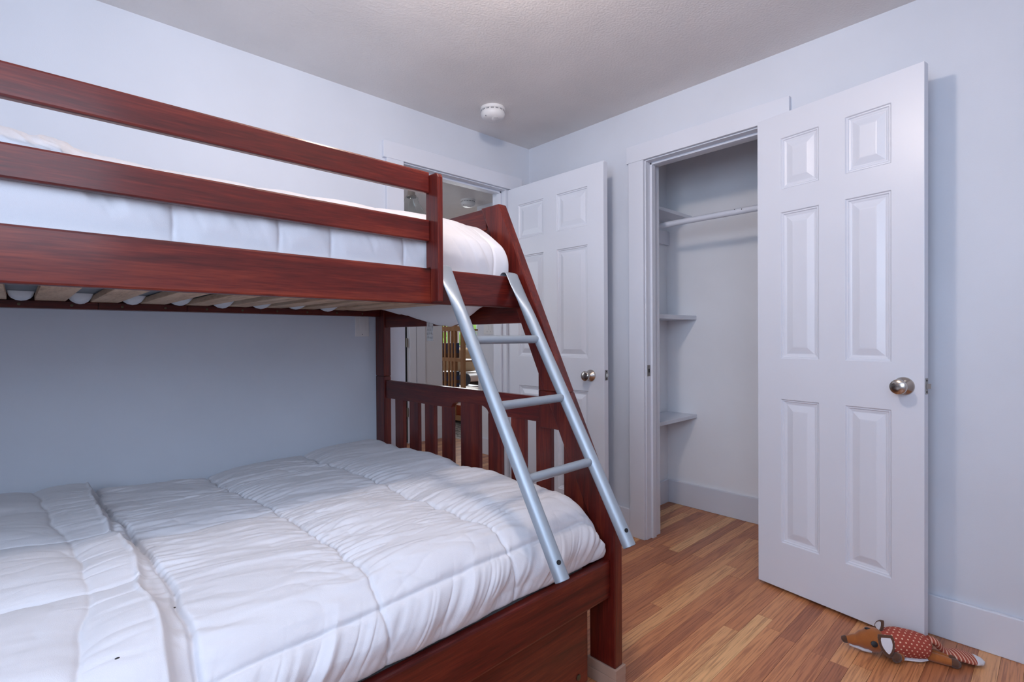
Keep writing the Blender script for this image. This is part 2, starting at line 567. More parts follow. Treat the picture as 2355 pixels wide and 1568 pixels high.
def window(n, x0, x1, z0, z1, yin, yout, mull, label):
    e = empty('window_%d' % n, (x0, yin, z0))
    tag(e, label, 'window', kind='structure')
    X, Z = x1 - x0, z1 - z0
    ym = (yout - yin) * 0.5
    d = 0.02 if yout > yin else -0.02
    f = MB().box(0, 0.04, ym - d, ym + d, 0, Z).box(X - 0.04, X, ym - d, ym + d, 0, Z).box(0, X, ym - d, ym + d, 0, 0.04).box(0, X, ym - d, ym + d, Z - 0.04, Z)
    f.build('window_frame', 'trim_paint', e, 0.004)
    nx, nz = mull
    for i in range(nx):
        for k in range(nz):
            a0, a1 = 0.04 + (X - 0.08) * i / nx, 0.04 + (X - 0.08) * (i + 1) / nx
            b0, b1 = 0.04 + (Z - 0.08) * k / nz, 0.04 + (Z - 0.08) * (k + 1) / nz
            B(a0, a1, ym - 0.003, ym + 0.003, b0, b1).build('pane', 'clear_glass', e)
    for i in range(1, nx):
        a = 0.04 + (X - 0.08) * i / nx
        B(a - 0.011, a + 0.011, ym - 0.012, ym + 0.012, 0.04, Z - 0.04).build('glazing_bar', 'trim_paint', e)
    for k in range(1, nz):
        a = 0.04 + (Z - 0.08) * k / nz
        B(0.04, X - 0.04, ym - 0.012, ym + 0.012, a - 0.011, a + 0.011).build('glazing_bar', 'trim_paint', e)
    s = 1 if yout > yin else -1
    B(-0.05, X + 0.05, -0.03 * s, 0.03 * s, -0.03, 0).build('window_sill', 'trim_paint', e, 0.004)
    return e


window(1, wins[0][0], wins[0][1], 0.90, 2.05, FY, FY + 0.12, (3, 4), 'bright window seen between the wooden bookshelf slats')
window(2, wins[1][0], wins[1][1], 0.90, 2.05, FY, FY + 0.12, (2, 4), 'bright window right of the bookshelf, above the tan cushion')
window(3, WX0, WX1, WZ0, WZ1, YB, YB - WT, (2, 2), 'bedroom window behind the camera')
w4 = window(4, 0.0, HY1 - HY0, HZ0, HZ1, 0.0, WT, (2, 2), 'bedroom window in the wall at the head of the bunk bed')
w4.location = (XB, HY0, HZ0)
w4.rotation_euler = (0, 0, math.pi / 2)
w5 = window(5, 0.0, 0.80, 0.98, 2.02, 0.0, 0.10, (2, 2), 'unseen window added at the left end of the hall for its fill light')  # made-up window, added only to carry the hall fill light
w5.location = (0.9, 3.15, 0.98)
w5.rotation_euler = (0, 0, math.pi / 2)

# ------------------------------------------------------------------ floor: subfloor, oak strips
fl = tag(B(XB - WT, 8.0, YB - WT, 8.2, -0.06, -0.0125).build('floor', 'subfloor'), 'amber oak strip floor of bedroom, closet and hall', 'floor', kind='structure')
unit = MB().box(0, 1, 0, 1, 0, 1)
ume = bpy.data.meshes.new('plank')
ume.from_pydata([(x, y, z) for x, y, z in unit.v], [], unit.f)
ume.materials.append(MATS['oak_strip'])
PW = 0.0565
rest = MB()
rr = random.Random(21)
row = 0
y = 0.930 - 25 * PW
while y < HY:
    yc = y + PW / 2
    if yc < DL + WT:
        x_lo, x_hi = XB, (CX if CY0 < yc < CY1 else DR)
        if yc > DL:
            x_lo, x_hi = BO0, BO1
    else:
        x_lo, x_hi = 0.9, 6.8
    x = x_lo - rr.uniform(0, 0.7)
    while x < x_hi:
        L = rr.uniform(0.40, 1.45)
        a, b_ = max(x, x_lo), min(x + L, x_hi)
        x += L
        if b_ - a < 0.02:
            continue
        dz = rr.uniform(-0.0004, 0.0)
        vis = (b_ > 1.25 and a > 0.55 and -0.05 < yc < CY1 and yc < DL)
        if vis:
            o = bpy.data.objects.new('plank', ume)
            COL.objects.link(o)
            o.parent = fl
            o.location = (a + 0.0003, y + 0.0004, -0.0124)
            o.scale = (b_ - a - 0.0006, PW - 0.0008, 0.0124 + dz)
        else:
            rest.box(a + 0.0003, b_ - 0.0003, y + 0.0004, y + PW - 0.0004, -0.0124, dz)
    y += PW
while y < 8.1:
    rest.box(2.0, 7.9, y + 0.0004, y + PW - 0.0004, -0.0124, 0)
    y += PW
ro = rest.build('floor_strips', 'oak_strip', fl)
ro['kind'] = 'stuff'

# ------------------------------------------------------------------ baseboards
def baseboard(name, a, label):
    tag(B(*a).build(name, 'trim_paint', None, 0.004), label, 'baseboard', kind='structure')


BH, BT = 0.146, 0.0155
baseboard('baseboard_right', (DR - BT, DR, YB, CO0 - 0.094, 0.0, BH), 'white baseboard on the right wall behind the fox toy')
baseboard('baseboard_corner', (DR - BT, DR, CO1 + 0.094, DL, 0.0, BH), 'short white baseboard between closet casing and corner')
baseboard('baseboard_left', (XB, BO0 - 0.102, DL - BT, DL, 0.0, BH), 'white baseboard along the wall behind the bunk bed')
baseboard('baseboard_head', (XB, XB + BT, YB, DL - BT, 0.0, BH), 'white baseboard at the head of the bunk bed')
baseboard('baseboard_back', (XB, DR - BT, YB, YB + BT, 0.0, BH), 'white baseboard under the bedroom window')
baseboard('baseboard_closet', (CX - BT, CX, CY0, CY1, 0.0, 0.150), 'white baseboard along the closet back wall')
baseboard('baseboard_closet_left', (c0, CX - BT, CY1 - BT, CY1, 0.0, 0.150), 'white baseboard on the closet side wall under the shelves')
baseboard('baseboard_hall_far', (3.04, 3.261, HY - BT, HY, 0, 0.15), 'white baseboard on the far hall wall')
baseboard('baseboard_hall_right', (3.097 - BT, 3.097, DL + WT, 3.80, 0, 0.15), 'white baseboard on the hall wall under the switch')

# ------------------------------------------------------------------ door casings
t1 = tag(empty('trim_1', (BO0, DL, 0)), 'white flat casing round the hall doorway', 'door casing', kind='structure')
def t1b(n, x0, x1, y0, y1, z0, z1, bv=0.002):
    return B(x0 - BO0, x1 - BO0, y0 - DL, y1 - DL, z0, z1).build(n, 'trim_paint', t1, bv)
t1b('side_casing', BO0 - 0.101, BO0, DL - 0.02, DL, 0, ZH)
t1b('side_casing', BO1 + 0.060, BO1 + 0.101, DL - 0.02, DL, 0, ZH)
t1b('head_casing', BO0 - 0.119, BO1 + 0.119, DL - 0.0215, DL, ZH, 2.123)
JT = 0.006
t1b('jamb', BO0, BO0 + JT, DL - 0.004, DL + WT + 0.004, 0, ZH)
t1b('jamb', BO1 - JT, BO1, DL + 0.001, DL + WT + 0.004, 0, ZH)
t1b('head_jamb', BO0, BO1, DL - 0.004, DL + WT + 0.004, ZH - JT, ZH)
t1b('door_stop', BO0 + JT, BO0 + JT + 0.012, DL + 0.04, DL + 0.075, 0, ZH - JT)
t1b('door_stop', BO1 - JT - 0.012, BO1 - JT, DL + 0.04, DL + 0.075, 0, ZH - JT)
t1b('door_stop', BO0 + JT, BO1 - JT, DL + 0.04, DL + 0.075, ZH - JT - 0.012, ZH - JT)

t2 = tag(empty('trim_2', (DR, CO1, 0)), 'white flat casing round the closet opening', 'door casing', kind='structure')
def t2b(n, x0, x1, y0, y1, z0, z1, bv=0.002):
    return B(x0 - DR, x1 - DR, y0 - CO1, y1 - CO1, z0, z1).build(n, 'trim_paint', t2, bv)
t2b('side_casing', DR - 0.02, DR, CO1, CO1 + 0.093, 0, ZC)
t2b('side_casing', DR - 0.02, DR, CO0 - 0.093, CO0, 0, ZC)
t2b('head_casing', DR - 0.0215, DR, CO0 - 0.105, CO1 + 0.105, ZC, 2.130)
t2b('jamb', DR - 0.004, DR + WT + 0.008, CO1 - JT, CO1, 0, ZC)
t2b('jamb', DR - 0.004, DR + WT + 0.008, CO0, CO0 + JT, 0, ZC)
t2b('head_jamb', DR - 0.004, DR + WT + 0.008, CO0, CO1, ZC - JT, ZC)
t2b('door_stop', DR + 0.038, DR + 0.072, CO1 - JT - 0.012, CO1 - JT, 0, ZC - JT)
t2b('door_stop', DR + 0.038, DR + 0.072, CO0 + JT, CO0 + JT + 0.012, 0, ZC - JT)
t2b('door_stop', DR + 0.038, DR + 0.072, CO0 + JT, CO1 - JT, ZC - JT - 0.012, ZC - JT)
sp = t2b('strike_plate', DR + 0.004, DR + 0.032, CO1 - JT - 0.002, CO1 - JT, 0.882, 0.942, 0.0008)
sp.data.materials[0] = MATS['nickel_dull']
sp['label'] = 'small nickel strike plate'
hole = B(0.013, 0.024, -JT - 0.0026, -JT - 0.0005, 0.902, 0.922).build('strike_hole', 'hole_black', sp)


# ------------------------------------------------------------------ six panel doors
def six_panel(name, base, ang, width, thick, panels, label, knob_t, knob_z, latch_z, height=(0.012, 2.042)):
    """local x runs from hinge to free edge, local -y is the visible face, y from 0 to thick"""
    e = empty(name, base, ang)
    tag(e, label, 'door', kind='structure')
    z0, z1 = height
    xs = sorted({0.0, width} | {p_[0] for p_ in panels} | {p_[1] for p_ in panels})
    zs = sorted({z0, z1} | {p_[2] for p_ in panels} | {p_[3] for p_ in panels})
    body = MB()

    def ispanel(xc, zc):
        return any(p_[0] < xc < p_[1] and p_[2] < zc < p_[3] for p_ in panels)
    # one continuous frame: front and back faces on a grid, reveals and edges
    idx = {}

    def vid(x, y, z):
        k = (round(x, 5), round(y, 5), round(z, 5))
        if k not in idx:
            idx[k] = len(body.v)
            body.v.append((x, y, z))
        return idx[k]
    nx, nz = len(xs) - 1, len(zs) - 1
    solid = [[not ispanel((xs[i] + xs[i + 1]) / 2, (zs[k] + zs[k + 1]) / 2) for k in range(nz)] for i in range(nx)]
    for i in range(nx):
        for k in range(nz):
            if not solid[i][k]:
                continue
            X0, X1, Z0, Z1 = xs[i], xs[i + 1], zs[k], zs[k + 1]
            for yy in (0.0, thick):
                body.f.append((vid(X0, yy, Z0), vid(X1, yy, Z0), vid(X1, yy, Z1), vid(X0, yy, Z1)))
            for di, dk, q in ((-1, 0, [(X0, Z0), (X0, Z1)]), (1, 0, [(X1, Z0), (X1, Z1)]), (0, -1, [(X0, Z0), (X1, Z0)]), (0, 1, [(X0, Z1), (X1, Z1)])):
                ii, kk = i + di, k + dk
                if not (0 <= ii < nx and 0 <= kk < nz) or not solid[ii][kk]:
                    (a0, b0), (a1, b1) = q
                    body.f.append((vid(a0, 0, b0), vid(a1, 0, b1), vid(a1, thick, b1), vid(a0, thick, b0)))
    body.build('door_leaf', 'door_paint', e, 0.0015)
    prof = [(0.0, 0.0005), (0.003, 0.0045), (0.007, 0.0045), (0.0105, 0.0085), (0.015, 0.0092), (0.019, 0.0105), (0.022, 0.0105), (0.046, 0.0035), (0.050, 0.0030)]
    for (a, b_, c_, d_) in panels:
        m = MB()
        for sgn in (0, 1):
            rs = []
            for off, dep in prof:
                yy = dep if sgn == 0 else thick - dep
                rs.append([(a + off, yy, c_ + off), (b_ - off, yy, c_ + off), (b_ - off, yy, d_ - off), (a + off, yy, d_ - off)])
            m.rings(rs, False, True)
        m.build('panel', 'door_paint', e)
    # knobs on both faces, latch on the free edge
    for s, y0 in ((-1, 0.0), (1, thick)):
        rose = MB().lathe([(0.001, -0.001), (0.0325, 0.0), (0.0325, 0.003), (0.030, 0.006), (0.014, 0.019), (0.0125, 0.021), (0.001, 0.021)], (knob_t, y0, knob_z), (0, s, 0), 40).build('knob', 'nickel', e, 0, True)
        rose['label'] = 'brushed nickel door knob'
        MB().lathe([(0.0105, 0.019), (0.0105, 0.028), (0.015, 0.0315), (0.0225, 0.036), (0.0262, 0.043), (0.0265, 0.049), (0.0255, 0.054), (0.021, 0.0575), (0.010, 0.060), (0.001, 0.0605)], (knob_t, y0, knob_z), (0, s, 0), 40).build('knob_ball', 'nickel', rose, 0, True)
        MB().lathe([(0.0008, 0), (0.0035, 0.001), (0.0035, 0.004), (0.0008, 0.0042)], (knob_t + 0.0085, y0 + s * 0.0135, knob_z + 0.0180), (0.25, s, 0.6), 12).build('rose_screw', 'nickel_dull', rose, 0, True)
    lp = B(width, width + 0.0016, thick * 0.5 - 0.011, thick * 0.5 + 0.011, latch_z - 0.028, latch_z + 0.028).build('latch_plate', 'nickel_dull', e, 0.0006)
    MB().prism([(width, thick * 0.5 - 0.006), (width, thick * 0.5 + 0.006), (width + 0.012, thick * 0.5 + 0.006), (width + 0.012, thick * 0.5 + 0.002)], latch_z - 0.0085, latch_z + 0.0085, 2).build('latch_bolt', 'nickel_dull', lp)
    for dz in (-0.02, 0.02):
        MB().lathe([(0.0005, 0), (0.0034, 0.0002), (0.0034, 0.0012), (0.0005, 0.0013)], (width + 0.0012, thick * 0.5, latch_z + dz), (1, 0, 0), 12).build('screw', 'hole_black', lp)
    return e


def panel_list(x):
    return [(a, b_, c_, d_) for (a, b_) in x for (c_, d_) in ((1.720, 1.936), (1.000, 1.621), (0.212, 0.825))]


# closet door: hinge at (2.353, .922), free edge at (2.255, .325)
Ah, Bh = Vector((2.353, 0.922, 0)), Vector((2.255, 0.325, 0))
dv = Bh - Ah
d2 = six_panel('door_2', (Ah.x, Ah.y, 0), math.atan2(dv.y, dv.x), 0.605, 0.0345, panel_list([(0.104, 0.257), (0.355, 0.506)]),
               'white six panel closet door standing open by the fox toy', 0.5455, 0.915, 0.918)
# local +y must point to the wall: direction (-.16,-.98) rotated +90 is (+.98,-.16)
d1 = six_panel('door_1', (2.211, 2.4060, 0), -math.pi / 2 + 0.002, 0.7490, 0.0345,
               [(a, b_, c_, d_) for (a, b_) in ((0.095, 0.310), (0.4155, 0.6395)) for (c_, d_) in ((1.706, 1.918), (0.980, 1.600), (0.222, 0.799))],
               'white six panel bedroom door standing open behind the ladder', 0.6585, 0.886, 0.892, (0.012, 2.030))
for hz in (0.28, 1.05, 1.82):
    MB().lathe([(0.001, 0), (0.006, 0), (0.006, 0.09), (0.001, 0.09)], (0.006, 0.0405, hz), (0, 0, 1), 12).build('hinge', 'nickel_dull', d1, 0, True)
    MB().lathe([(0.001, 0), (0.006, 0), (0.006, 0.09), (0.001, 0.09)], (-0.006, 0.030, hz), (0, 0, 1), 12).build('hinge', 'nickel_dull', d2, 0, True)

# far hall door with its casing
d3 = tag(empty('door_3', (2.805, HY + 0.003, 0)), 'white far hall door with dark hinges, seen past the footboard', 'door', kind='structure')
B(-0.80, -0.022, 0, 0.035, 0.012, 2.03).build('door_leaf', 'door_paint', d3, 0.002)
for z_ in (0.28, 1.00, 1.80):
    B(-0.020, 0.018, -0.020, -0.003, z_, z_ + 0.092).build('hinge', 'brass_dark', d3, 0.002)
    MB().lathe([(0.001, 0), (0.006, 0), (0.006, 0.094), (0.001, 0.094)], (0.0, -0.025, z_ - 0.001), (0, 0, 1), 12).build('hinge_pin', 'nickel_dull', d3, 0, True)
B(0.001, 0.0185, 0.002, 0.028, 0.012, 2.03).build('gap_shade_strip', 'black', d3)  # black strip standing in for the shade in the door gap
t3 = tag(empty('trim_3', (2.83, HY, 0)), 'white casing beside the far hall door', 'door casing', kind='structure')
B(-0.006, 0.0, -0.004, 0.12, 0, 2.05).build('jamb', 'trim_paint', t3)
B(0.012, 0.090, -0.02, 0, 0, 2.05).build('side_casing', 'trim_paint', t3, 0.003)
B(0.098, 0.205, -0.014, 0, 0, 2.05).build('side_casing', 'trim_paint', t3, 0.002)
B(-0.95, 0.205, -0.024, 0, 2.05, 2.14).build('head_casing', 'trim_paint', t3, 0.003)

# ------------------------------------------------------------------ closet fittings
def closet_shelf(y0, z0, z1, label):
    o = B(c0 + 0.001, CX - 0.001, y0, CY1 - 0.001, z0, z1).build('closet_shelf', 'trim_paint', None, 0.002)
    return tag(o, label, 'shelf', 'short closet shelves')


closet_shelf(1.582, 0.577, 0.599, 'lowest short white closet shelf, its top visible')
closet_shelf(1.582, 1.200, 1.226, 'middle short white closet shelf seen at eye level')
closet_shelf(1.612, 1.841, 1.862, 'top short white closet shelf above the hanging rod')
tag(B(c0 + 0.001, CX - 0.001, CY1 - 0.02, CY1 - 0.001, 1.697, 1.785).build('rod_cleat', 'trim_paint', None, 0.002), 'white cleat board holding the closet rod end', 'cleat')
rod = tag(empty('closet_rod', (2.72, CY1 - 0.021, 1.752)), 'white painted hanging rod across the closet', 'rod')
MB().tube([(0, 0, 0), (0, -(CY1 - CY0) + 0.024, 0)], 0.0165, 20).build('pole', 'trim_paint', rod, 0, True)
for yy, an in ((-0.590, 0.9), (-0.628, 0.35)):
    MB().lathe([(0.0004, 0.0160), (0.0028, 0.0162), (0.0028, 0.0172), (0.0004, 0.0173)], (0, yy, 0), (-1, 0, an), 10).build('screw_hole', 'hole_black', rod)
MB().lathe([(0.001, 0), (0.028, 0), (0.026, 0.008), (0.019, 0.012), (0.001, 0.012)], (0, 0.0005, 0), (0, -1, 0), 24).build('rod_socket', 'trim_paint', rod, 0, True)

# ------------------------------------------------------------------ the bunk bed
PHI = 0.0181
OX, OY = 1.306, 0.942
bed = tag(empty('bunk_bed', (OX, OY, 0), PHI), 'dark cherry wooden bunk bed, narrow bunk over wide bed', 'bunk bed')
ZF = 0.066           # feet stand on risers
LEN = 2.02           # u runs from -LEN (head) to 0 (foot)


def bp_(name, mb, mat, bevel=0.004, smooth=False):
    return mb.build(name, mat, bed, bevel, smooth)


def slant(z):        # front edge of the leaning leg
    return 0.520 - 0.4775 * (1.606 - z)


for ue, s in ((0.0, 1), (-LEN, -1)):       # foot end, then head end
    a, b_ = (ue, ue + 0.040) if s > 0 else (ue - 0.040, ue)
    bp_('post', MB().box(a, b_, 1.376, 1.459, ZF, 0.9050), 'cherry_z', 0.005)
    bp_('upper_post', MB().box(a, b_, 1.376, 1.459, 0.9054, 1.612), 'cherry_z', 0.005)
    zj = 0.911
    # lower leg: vertical foot, then leaning up to the joint
    zk = 1.606 - 0.520 / 0.4775
    low = [(0.0, ZF), (0.098, ZF), (0.098, zk + 0.0), (slant(zj) + 0.103, zj), (slant(zj), zj), (0.0, zk)]
    bp_('front_leg', MB().prism(low, a, b_, 0), 'cherry_z', 0.004)
    zj2 = zj + 0.0004
    uppr = [(slant(zj2), zj2), (slant(zj2) + 0.103, zj2), (0.622, 1.606), (0.520, 1.606)]
    bp_('leaning_leg', MB().prism(uppr, a, b_, 0), 'cherry_z', 0.004)
    bp_('joint_block', MB().prism([(slant(zj2) + 0.09, zj2), (0.322, zj2), (0.322, 0.978), (slant(0.978) + 0.09, 0.978)], a + 0.004, b_ - 0.004, 0), 'cherry_z', 0.002)
    bp_('joint_block', MB().prism([(slant(0.78) + 0.09, 0.78), (0.322, 0.78), (0.322, zj), (slant(zj) + 0.09, zj)], a + 0.004, b_ - 0.004, 0), 'cherry_z', 0.002)
    # foot board with its arched middle
    r_ = 0.031
    arc1 = [(0.655 - 0.059 * math.cos(t) * 1.0 + 0.0, 0.797 + r_ * math.sin(t)) for t in [i * math.pi / 12 for i in range(0, 7)]]
    lower = [(0.255, 0.797)] + arc1 + [(0.715 + (0.715 - p_[0]), p_[1]) for p_ in arc1[::-1]] + [(1.376, 0.797)]
    poly = lower + [(1.376, 0.886), (0.215, 0.886), (0.215, 0.797)]
    bp_('foot_rail', MB().prism(poly, a + 0.008, b_ - 0.010, 0), 'cherry_y', 0.003)
    for v0, v1, zt in ((1.216, 1.290, 0.80), (1.089, 1.163, 0.80), (0.962, 1.036, 0.80), (0.832, 0.906, 0.80), (0.656, 0.774, 0.83), (0.526, 0.600, 0.80), (0.398, 0.470, 0.80), (0.270, 0.341, 0.80), (0.142, 0.212, None)):
        if zt is None:
            zt = 0.70
            pl = [(0.090, 0.30), (v1, 0.30), (v1, 0.735), (0.198, 0.735), (0.090, 0.505)]
            bp_('slat', MB().prism(pl, a + 0.010, b_ - 0.012, 0), 'cherry_z', 0.002)
        else:
            bp_('slat', MB().box(a + 0.010, b_ - 0.012, v0, v1, 0.30, zt), 'cherry_z', 0.002)
    bp_('lower_end_rail', MB().box(a + 0.008, b_ - 0.010, 0.098, 1.376, 0.255, 0.335), 'cherry_y', 0.003)
    # upper end: low rail, top rail and slats
    bp_('upper_end_rail', MB().box(a + 0.008, b_ - 0.010, slant(1.15) + 0.095, 1.376, 1.150, 1.250), 'cherry_y', 0.003)
    bp_('upper_top_rail', MB().box(a + 0.008, b_ - 0.010, 0.60, 1.376, 1.518, 1.604), 'cherry_y', 0.003)
    for k in range(7):
        v0 = 0.585 + k * 0.112
        bp_('upper_slat', MB().box(a + 0.012, b_ - 0.014, v0, v0 + 0.05, 1.24, 1.53), 'cherry_z', 0.002)

# lower side rails
bp_('side_rail', MB().box(-LEN, 0, 0.016, 0.044, 0.286, 0.403), 'cherry_x', 0.006)
bp_('side_rail', MB().box(-LEN, 0, 1.428, 1.456, 0.286, 0.403), 'cherry_x', 0.006)
for k in range(12):
    u_ = -LEN + 0.06 + k * 0.162
    bp_('bed_slat', MB().box(u_, u_ + 0.078, 0.045, 1.427, 0.300, 0.320), 'pine_y', 0.003)
# upper side rails
bp_('upper_side_rail', MB().box(-LEN, 0, 0.405, 0.430, 1.204, 1.3145), 'cherry_x', 0.005)
bp_('upper_side_rail', MB().box(-LEN, 0, 1.408, 1.433, 1.204, 1.3145), 'cherry_x', 0.005)
# ledger strips that carry the slats, pieced from short lengths with screws
for k in range(7):
    u1 = -0.045 - k * 0.268
    led = bp_('ledger', MB().box(u1 - 0.267, u1, 1.376, 1.408, 1.204, 1.229), 'cherry_x', 0.0015)
    for du in (0.07, 0.20):
        MB().lathe([(0.0005, 0), (0.0042, 0.0003), (0.0042, 0.002), (0.0005, 0.0026)], (u1 - du, 1.376, 1.216), (0, -1, 0), 10).build('screw', 'brass_dark', led, 0, True)
    bp_('ledger', MB().box(u1 - 0.267, u1, 0.430, 0.450, 1.207, 1.229), 'cherry_x', 0.0015)
for k in range(13):
    u1 = -0.4895 - k * 0.1425
    if u1 - 0.08 < -LEN:
        break
    bp_('mattress_slat', MB().box(u1 - 0.078, u1, 0.432, 1.404, 1.2295, 1.249), 'pine_y', 0.003)
for u1 in (-0.347, -0.2045, -0.100):
    bp_('mattress_slat', MB().box(u1 - 0.078, u1, 0.432, 1.404, 1.2295, 1.249), 'pine_y', 0.003)
# guard rail on the open side
bp_('guard_board', MB().box(-LEN, -0.396, 0.405, 0.427, 1.5465, 1.6125), 'cherry_x', 0.005)
bp_('guard_board', MB().box(-LEN, -0.396, 0.405, 0.427, 1.397, 1.464), 'cherry_x', 0.005)
bp_('guard_upright', MB().prism([(0.362, 1.209), (0.404, 1.209), (0.404, 1.3155), (0.4265, 1.3155), (0.4265, 1.604), (0.376, 1.604), (0.367, 1.600), (0.362, 1.590)], -0.396, -0.377, 0), 'cherry_z', 0.003)
for z_ in (1.235, 1.285):
    pass

# ------------------------------------------------------------------ wood risers under the bed feet
def riser(u, v, k, label):
    P = Vector((OX, OY, 0)) + Vector((math.cos(PHI), math.sin(PHI), 0)) * u + Vector((-math.sin(PHI), math.cos(PHI), 0)) * v
    z0 = 0.0 if k == 0 else 0.037
    z1 = 0.0365 if k == 0 else ZF
    o = MB().box(-0.005, 0.047, -0.007, 0.106, 0, z1 - z0).build('riser_block', 'raw_block', None, 0.0015)
    o.location = (P.x, P.y, z0)
    o.rotation_euler = (0, 0, PHI + (0.02 if k == 0 else -0.01))
    tag(o, label, 'wood block', 'wood blocks under the bed feet')


riser(0, 0, 0, 'lower raw wood block under the near foot of the bunk bed')
riser(0, 0, 1, 'upper raw wood block directly under the near foot of the bunk bed')
for (u_, v_, nm) in ((0, 1.365, 'wall side post at the foot end'), (-LEN - 0.04, 0, 'front leg at the head end'), (-LEN - 0.04, 1.365, 'wall side post at the head end')):
    riser(u_, v_, 0, 'lower raw wood block under the ' + nm)
    riser(u_, v_, 1, 'upper raw wood block under the ' + nm)

# ------------------------------------------------------------------ trundle drawer under the lower bed
tr = tag(empty('trundle_drawer', (OX, OY, 0), PHI), 'dark cherry trundle drawer on casters under the lower bed', 'drawer')
B(-1.92, -0.085, 0.040, 0.062, 0.052, 0.2845).build('drawer_front', 'cherry_x', tr, 0.004)
B(-1.90, -0.10, 0.062, 1.00, 0.06, 0.075).build('drawer_bottom', 'pine_y', tr)
B(-1.90, -1.885, 0.062, 1.0, 0.075, 0.22).build('drawer_side', 'pine_y', tr)
B(-0.115, -0.10, 0.062, 1.0, 0.075, 0.22).build('drawer_side', 'pine_y', tr)
B(-1.90, -0.10, 1.0, 1.015, 0.06, 0.22).build('drawer_back', 'cherry_x', tr)
MB().lathe([(0.0005, 0), (0.0085, 0.0005), (0.0085, 0.003), (0.006, 0.0045), (0.0005, 0.0045)], (-0.132, 0.040, 0.086), (0, -1, 0), 20).build('bolt', 'brass_dark', tr, 0, True)
for u_ in (-0.22, -1.78):
    for v_ in (0.12, 0.92):
        MB().lathe([(0.001, -0.012), (0.027, -0.012), (0.030, -0.008), (0.030, 0.008), (0.027, 0.012), (0.001, 0.012)], (u_, v_, 0.0302), (1, 0, 0), 20).build('caster', 'black', tr, 0, True)

# ------------------------------------------------------------------ ladder
def lad_v(z):
    return 0.365 - 0.582 * (1.256 - z)


ld = tag(empty('ladder', (OX, OY, 0), PHI), 'silver metal tube ladder hooked on the upper bunk rail', 'ladder')
for u_ in (-0.345, -0.045):
    z1 = 1.287
    path, rad, fl_ = [], [], []
    n = 26
    for i in range(n + 1):
        z_ = 0.487 + (z1 - 0.487) * i / n
        path.append((u_, lad_v(z_), z_)); rad.append(0.0197)
        k = max(0.0, (z_ - 1.16) / (z1 - 1.16))
        k = k * k * (3 - 2 * k)
        fl_.append((1 + 0.46 * k, 1 - 0.82 * k))
    # hook: over the rail top and down behind it
    vc, zc, rr_ = 0.4175, 1.3185, 0.0165
    v_s = lad_v(z1)
    for i in range(0, 11):
        t = math.pi * (0.06 + i / 10 * 0.94)
        path.append((u_, vc - rr_ * math.cos(t), zc + rr_ * 0.62 * math.sin(t))); rad.append(0.0197); fl_.append((1.46, 0.13))
    path.append((u_, vc + rr_, 1.300)); rad.append(0.0197); fl_.append((1.46, 0.13))
    path.append((u_, vc + rr_, 1.280)); rad.append(0.0197); fl_.append((1.46, 0.13))
    sr = MB().tube(path, rad, 24, True, fl_).build('side_rail', 'metal_silver', ld, 0, True)
    d = Vector((0, 0.582, 1)).normalized()
    # open lower end and the bolt hole
    c = Vector((u_, lad_v(0.487), 0.487)) - d * 0.0006
    MB().lathe([(0.001, 0), (0.0172, 0), (0.0172, 0.0005), (0.001, 0.0005)], c, -d, 24).build('tube_end', 'metal_inside', sr)
    nrm = Vector((-0.15, -1, 0.582 - 0.0)).normalized()
    hp = Vector((u_, lad_v(0.527), 0.527)) + Vector((-0.36, -0.88, 0.35)).normalized() * 0.0202
    MB().lathe([(0.0004, 0), (0.0062, 0.0003), (0.0062, 0.0009), (0.0004, 0.0009)], hp, Vector((-0.36, -0.88, 0.35)), 16).build('bolt_hole', 'hole_black', sr)
for z_ in (1.091, 0.902, 0.713):
    v_ = lad_v(z_)
    P = [(-0.345 + 0.008, v_ + 0.002, z_)] + [(-0.345 + 0.30 * t, v_ + 0.002, z_) for t in (0.1, 0.3, 0.5, 0.7, 0.9)] + [(-0.045 - 0.008, v_ + 0.002, z_)]
    MB().tube(P, 0.0132, 16, True).build('rung', 'metal_silver', ld, 0, True)


# ------------------------------------------------------------------ bedding
def vnoise(x, y, seed=0):
    """smooth value noise, numpy"""
    xi, yi = np.floor(x).astype(np.int64), np.floor(y).astype(np.int64)
    xf, yf = x - xi, y - yi
    sx, sy = xf * xf * xf * (xf * (xf * 6 - 15) + 10), yf * yf * yf * (yf * (yf * 6 - 15) + 10)

    def h(a, b):
        n = (a * 374761393 + b * 668265263 + seed * 1442695041) & 0x7fffffff
        n = ((n ^ (n >> 13)) * 1274126177) & 0x7fffffff
        n = (n ^ (n >> 16)) & 0xffff
        return n / 32767.5 - 1.0
    a, b, c, d = h(xi, yi), h(xi + 1, yi), h(xi, yi + 1), h(xi + 1, yi + 1)
    return (a * (1 - sx) + b * sx) * (1 - sy) + (c * (1 - sx) + d * sx) * sy


def fbm(x, y, seed, octs=3, gain=0.5):
    r_ = np.zeros_like(x)
    a = 1.0
    for k in range(octs):
        r_ += a * vnoise(x * 2 ** k + 13.7 * k, y * 2 ** k - 7.1 * k, seed + k)
        a *= gain
    return r_


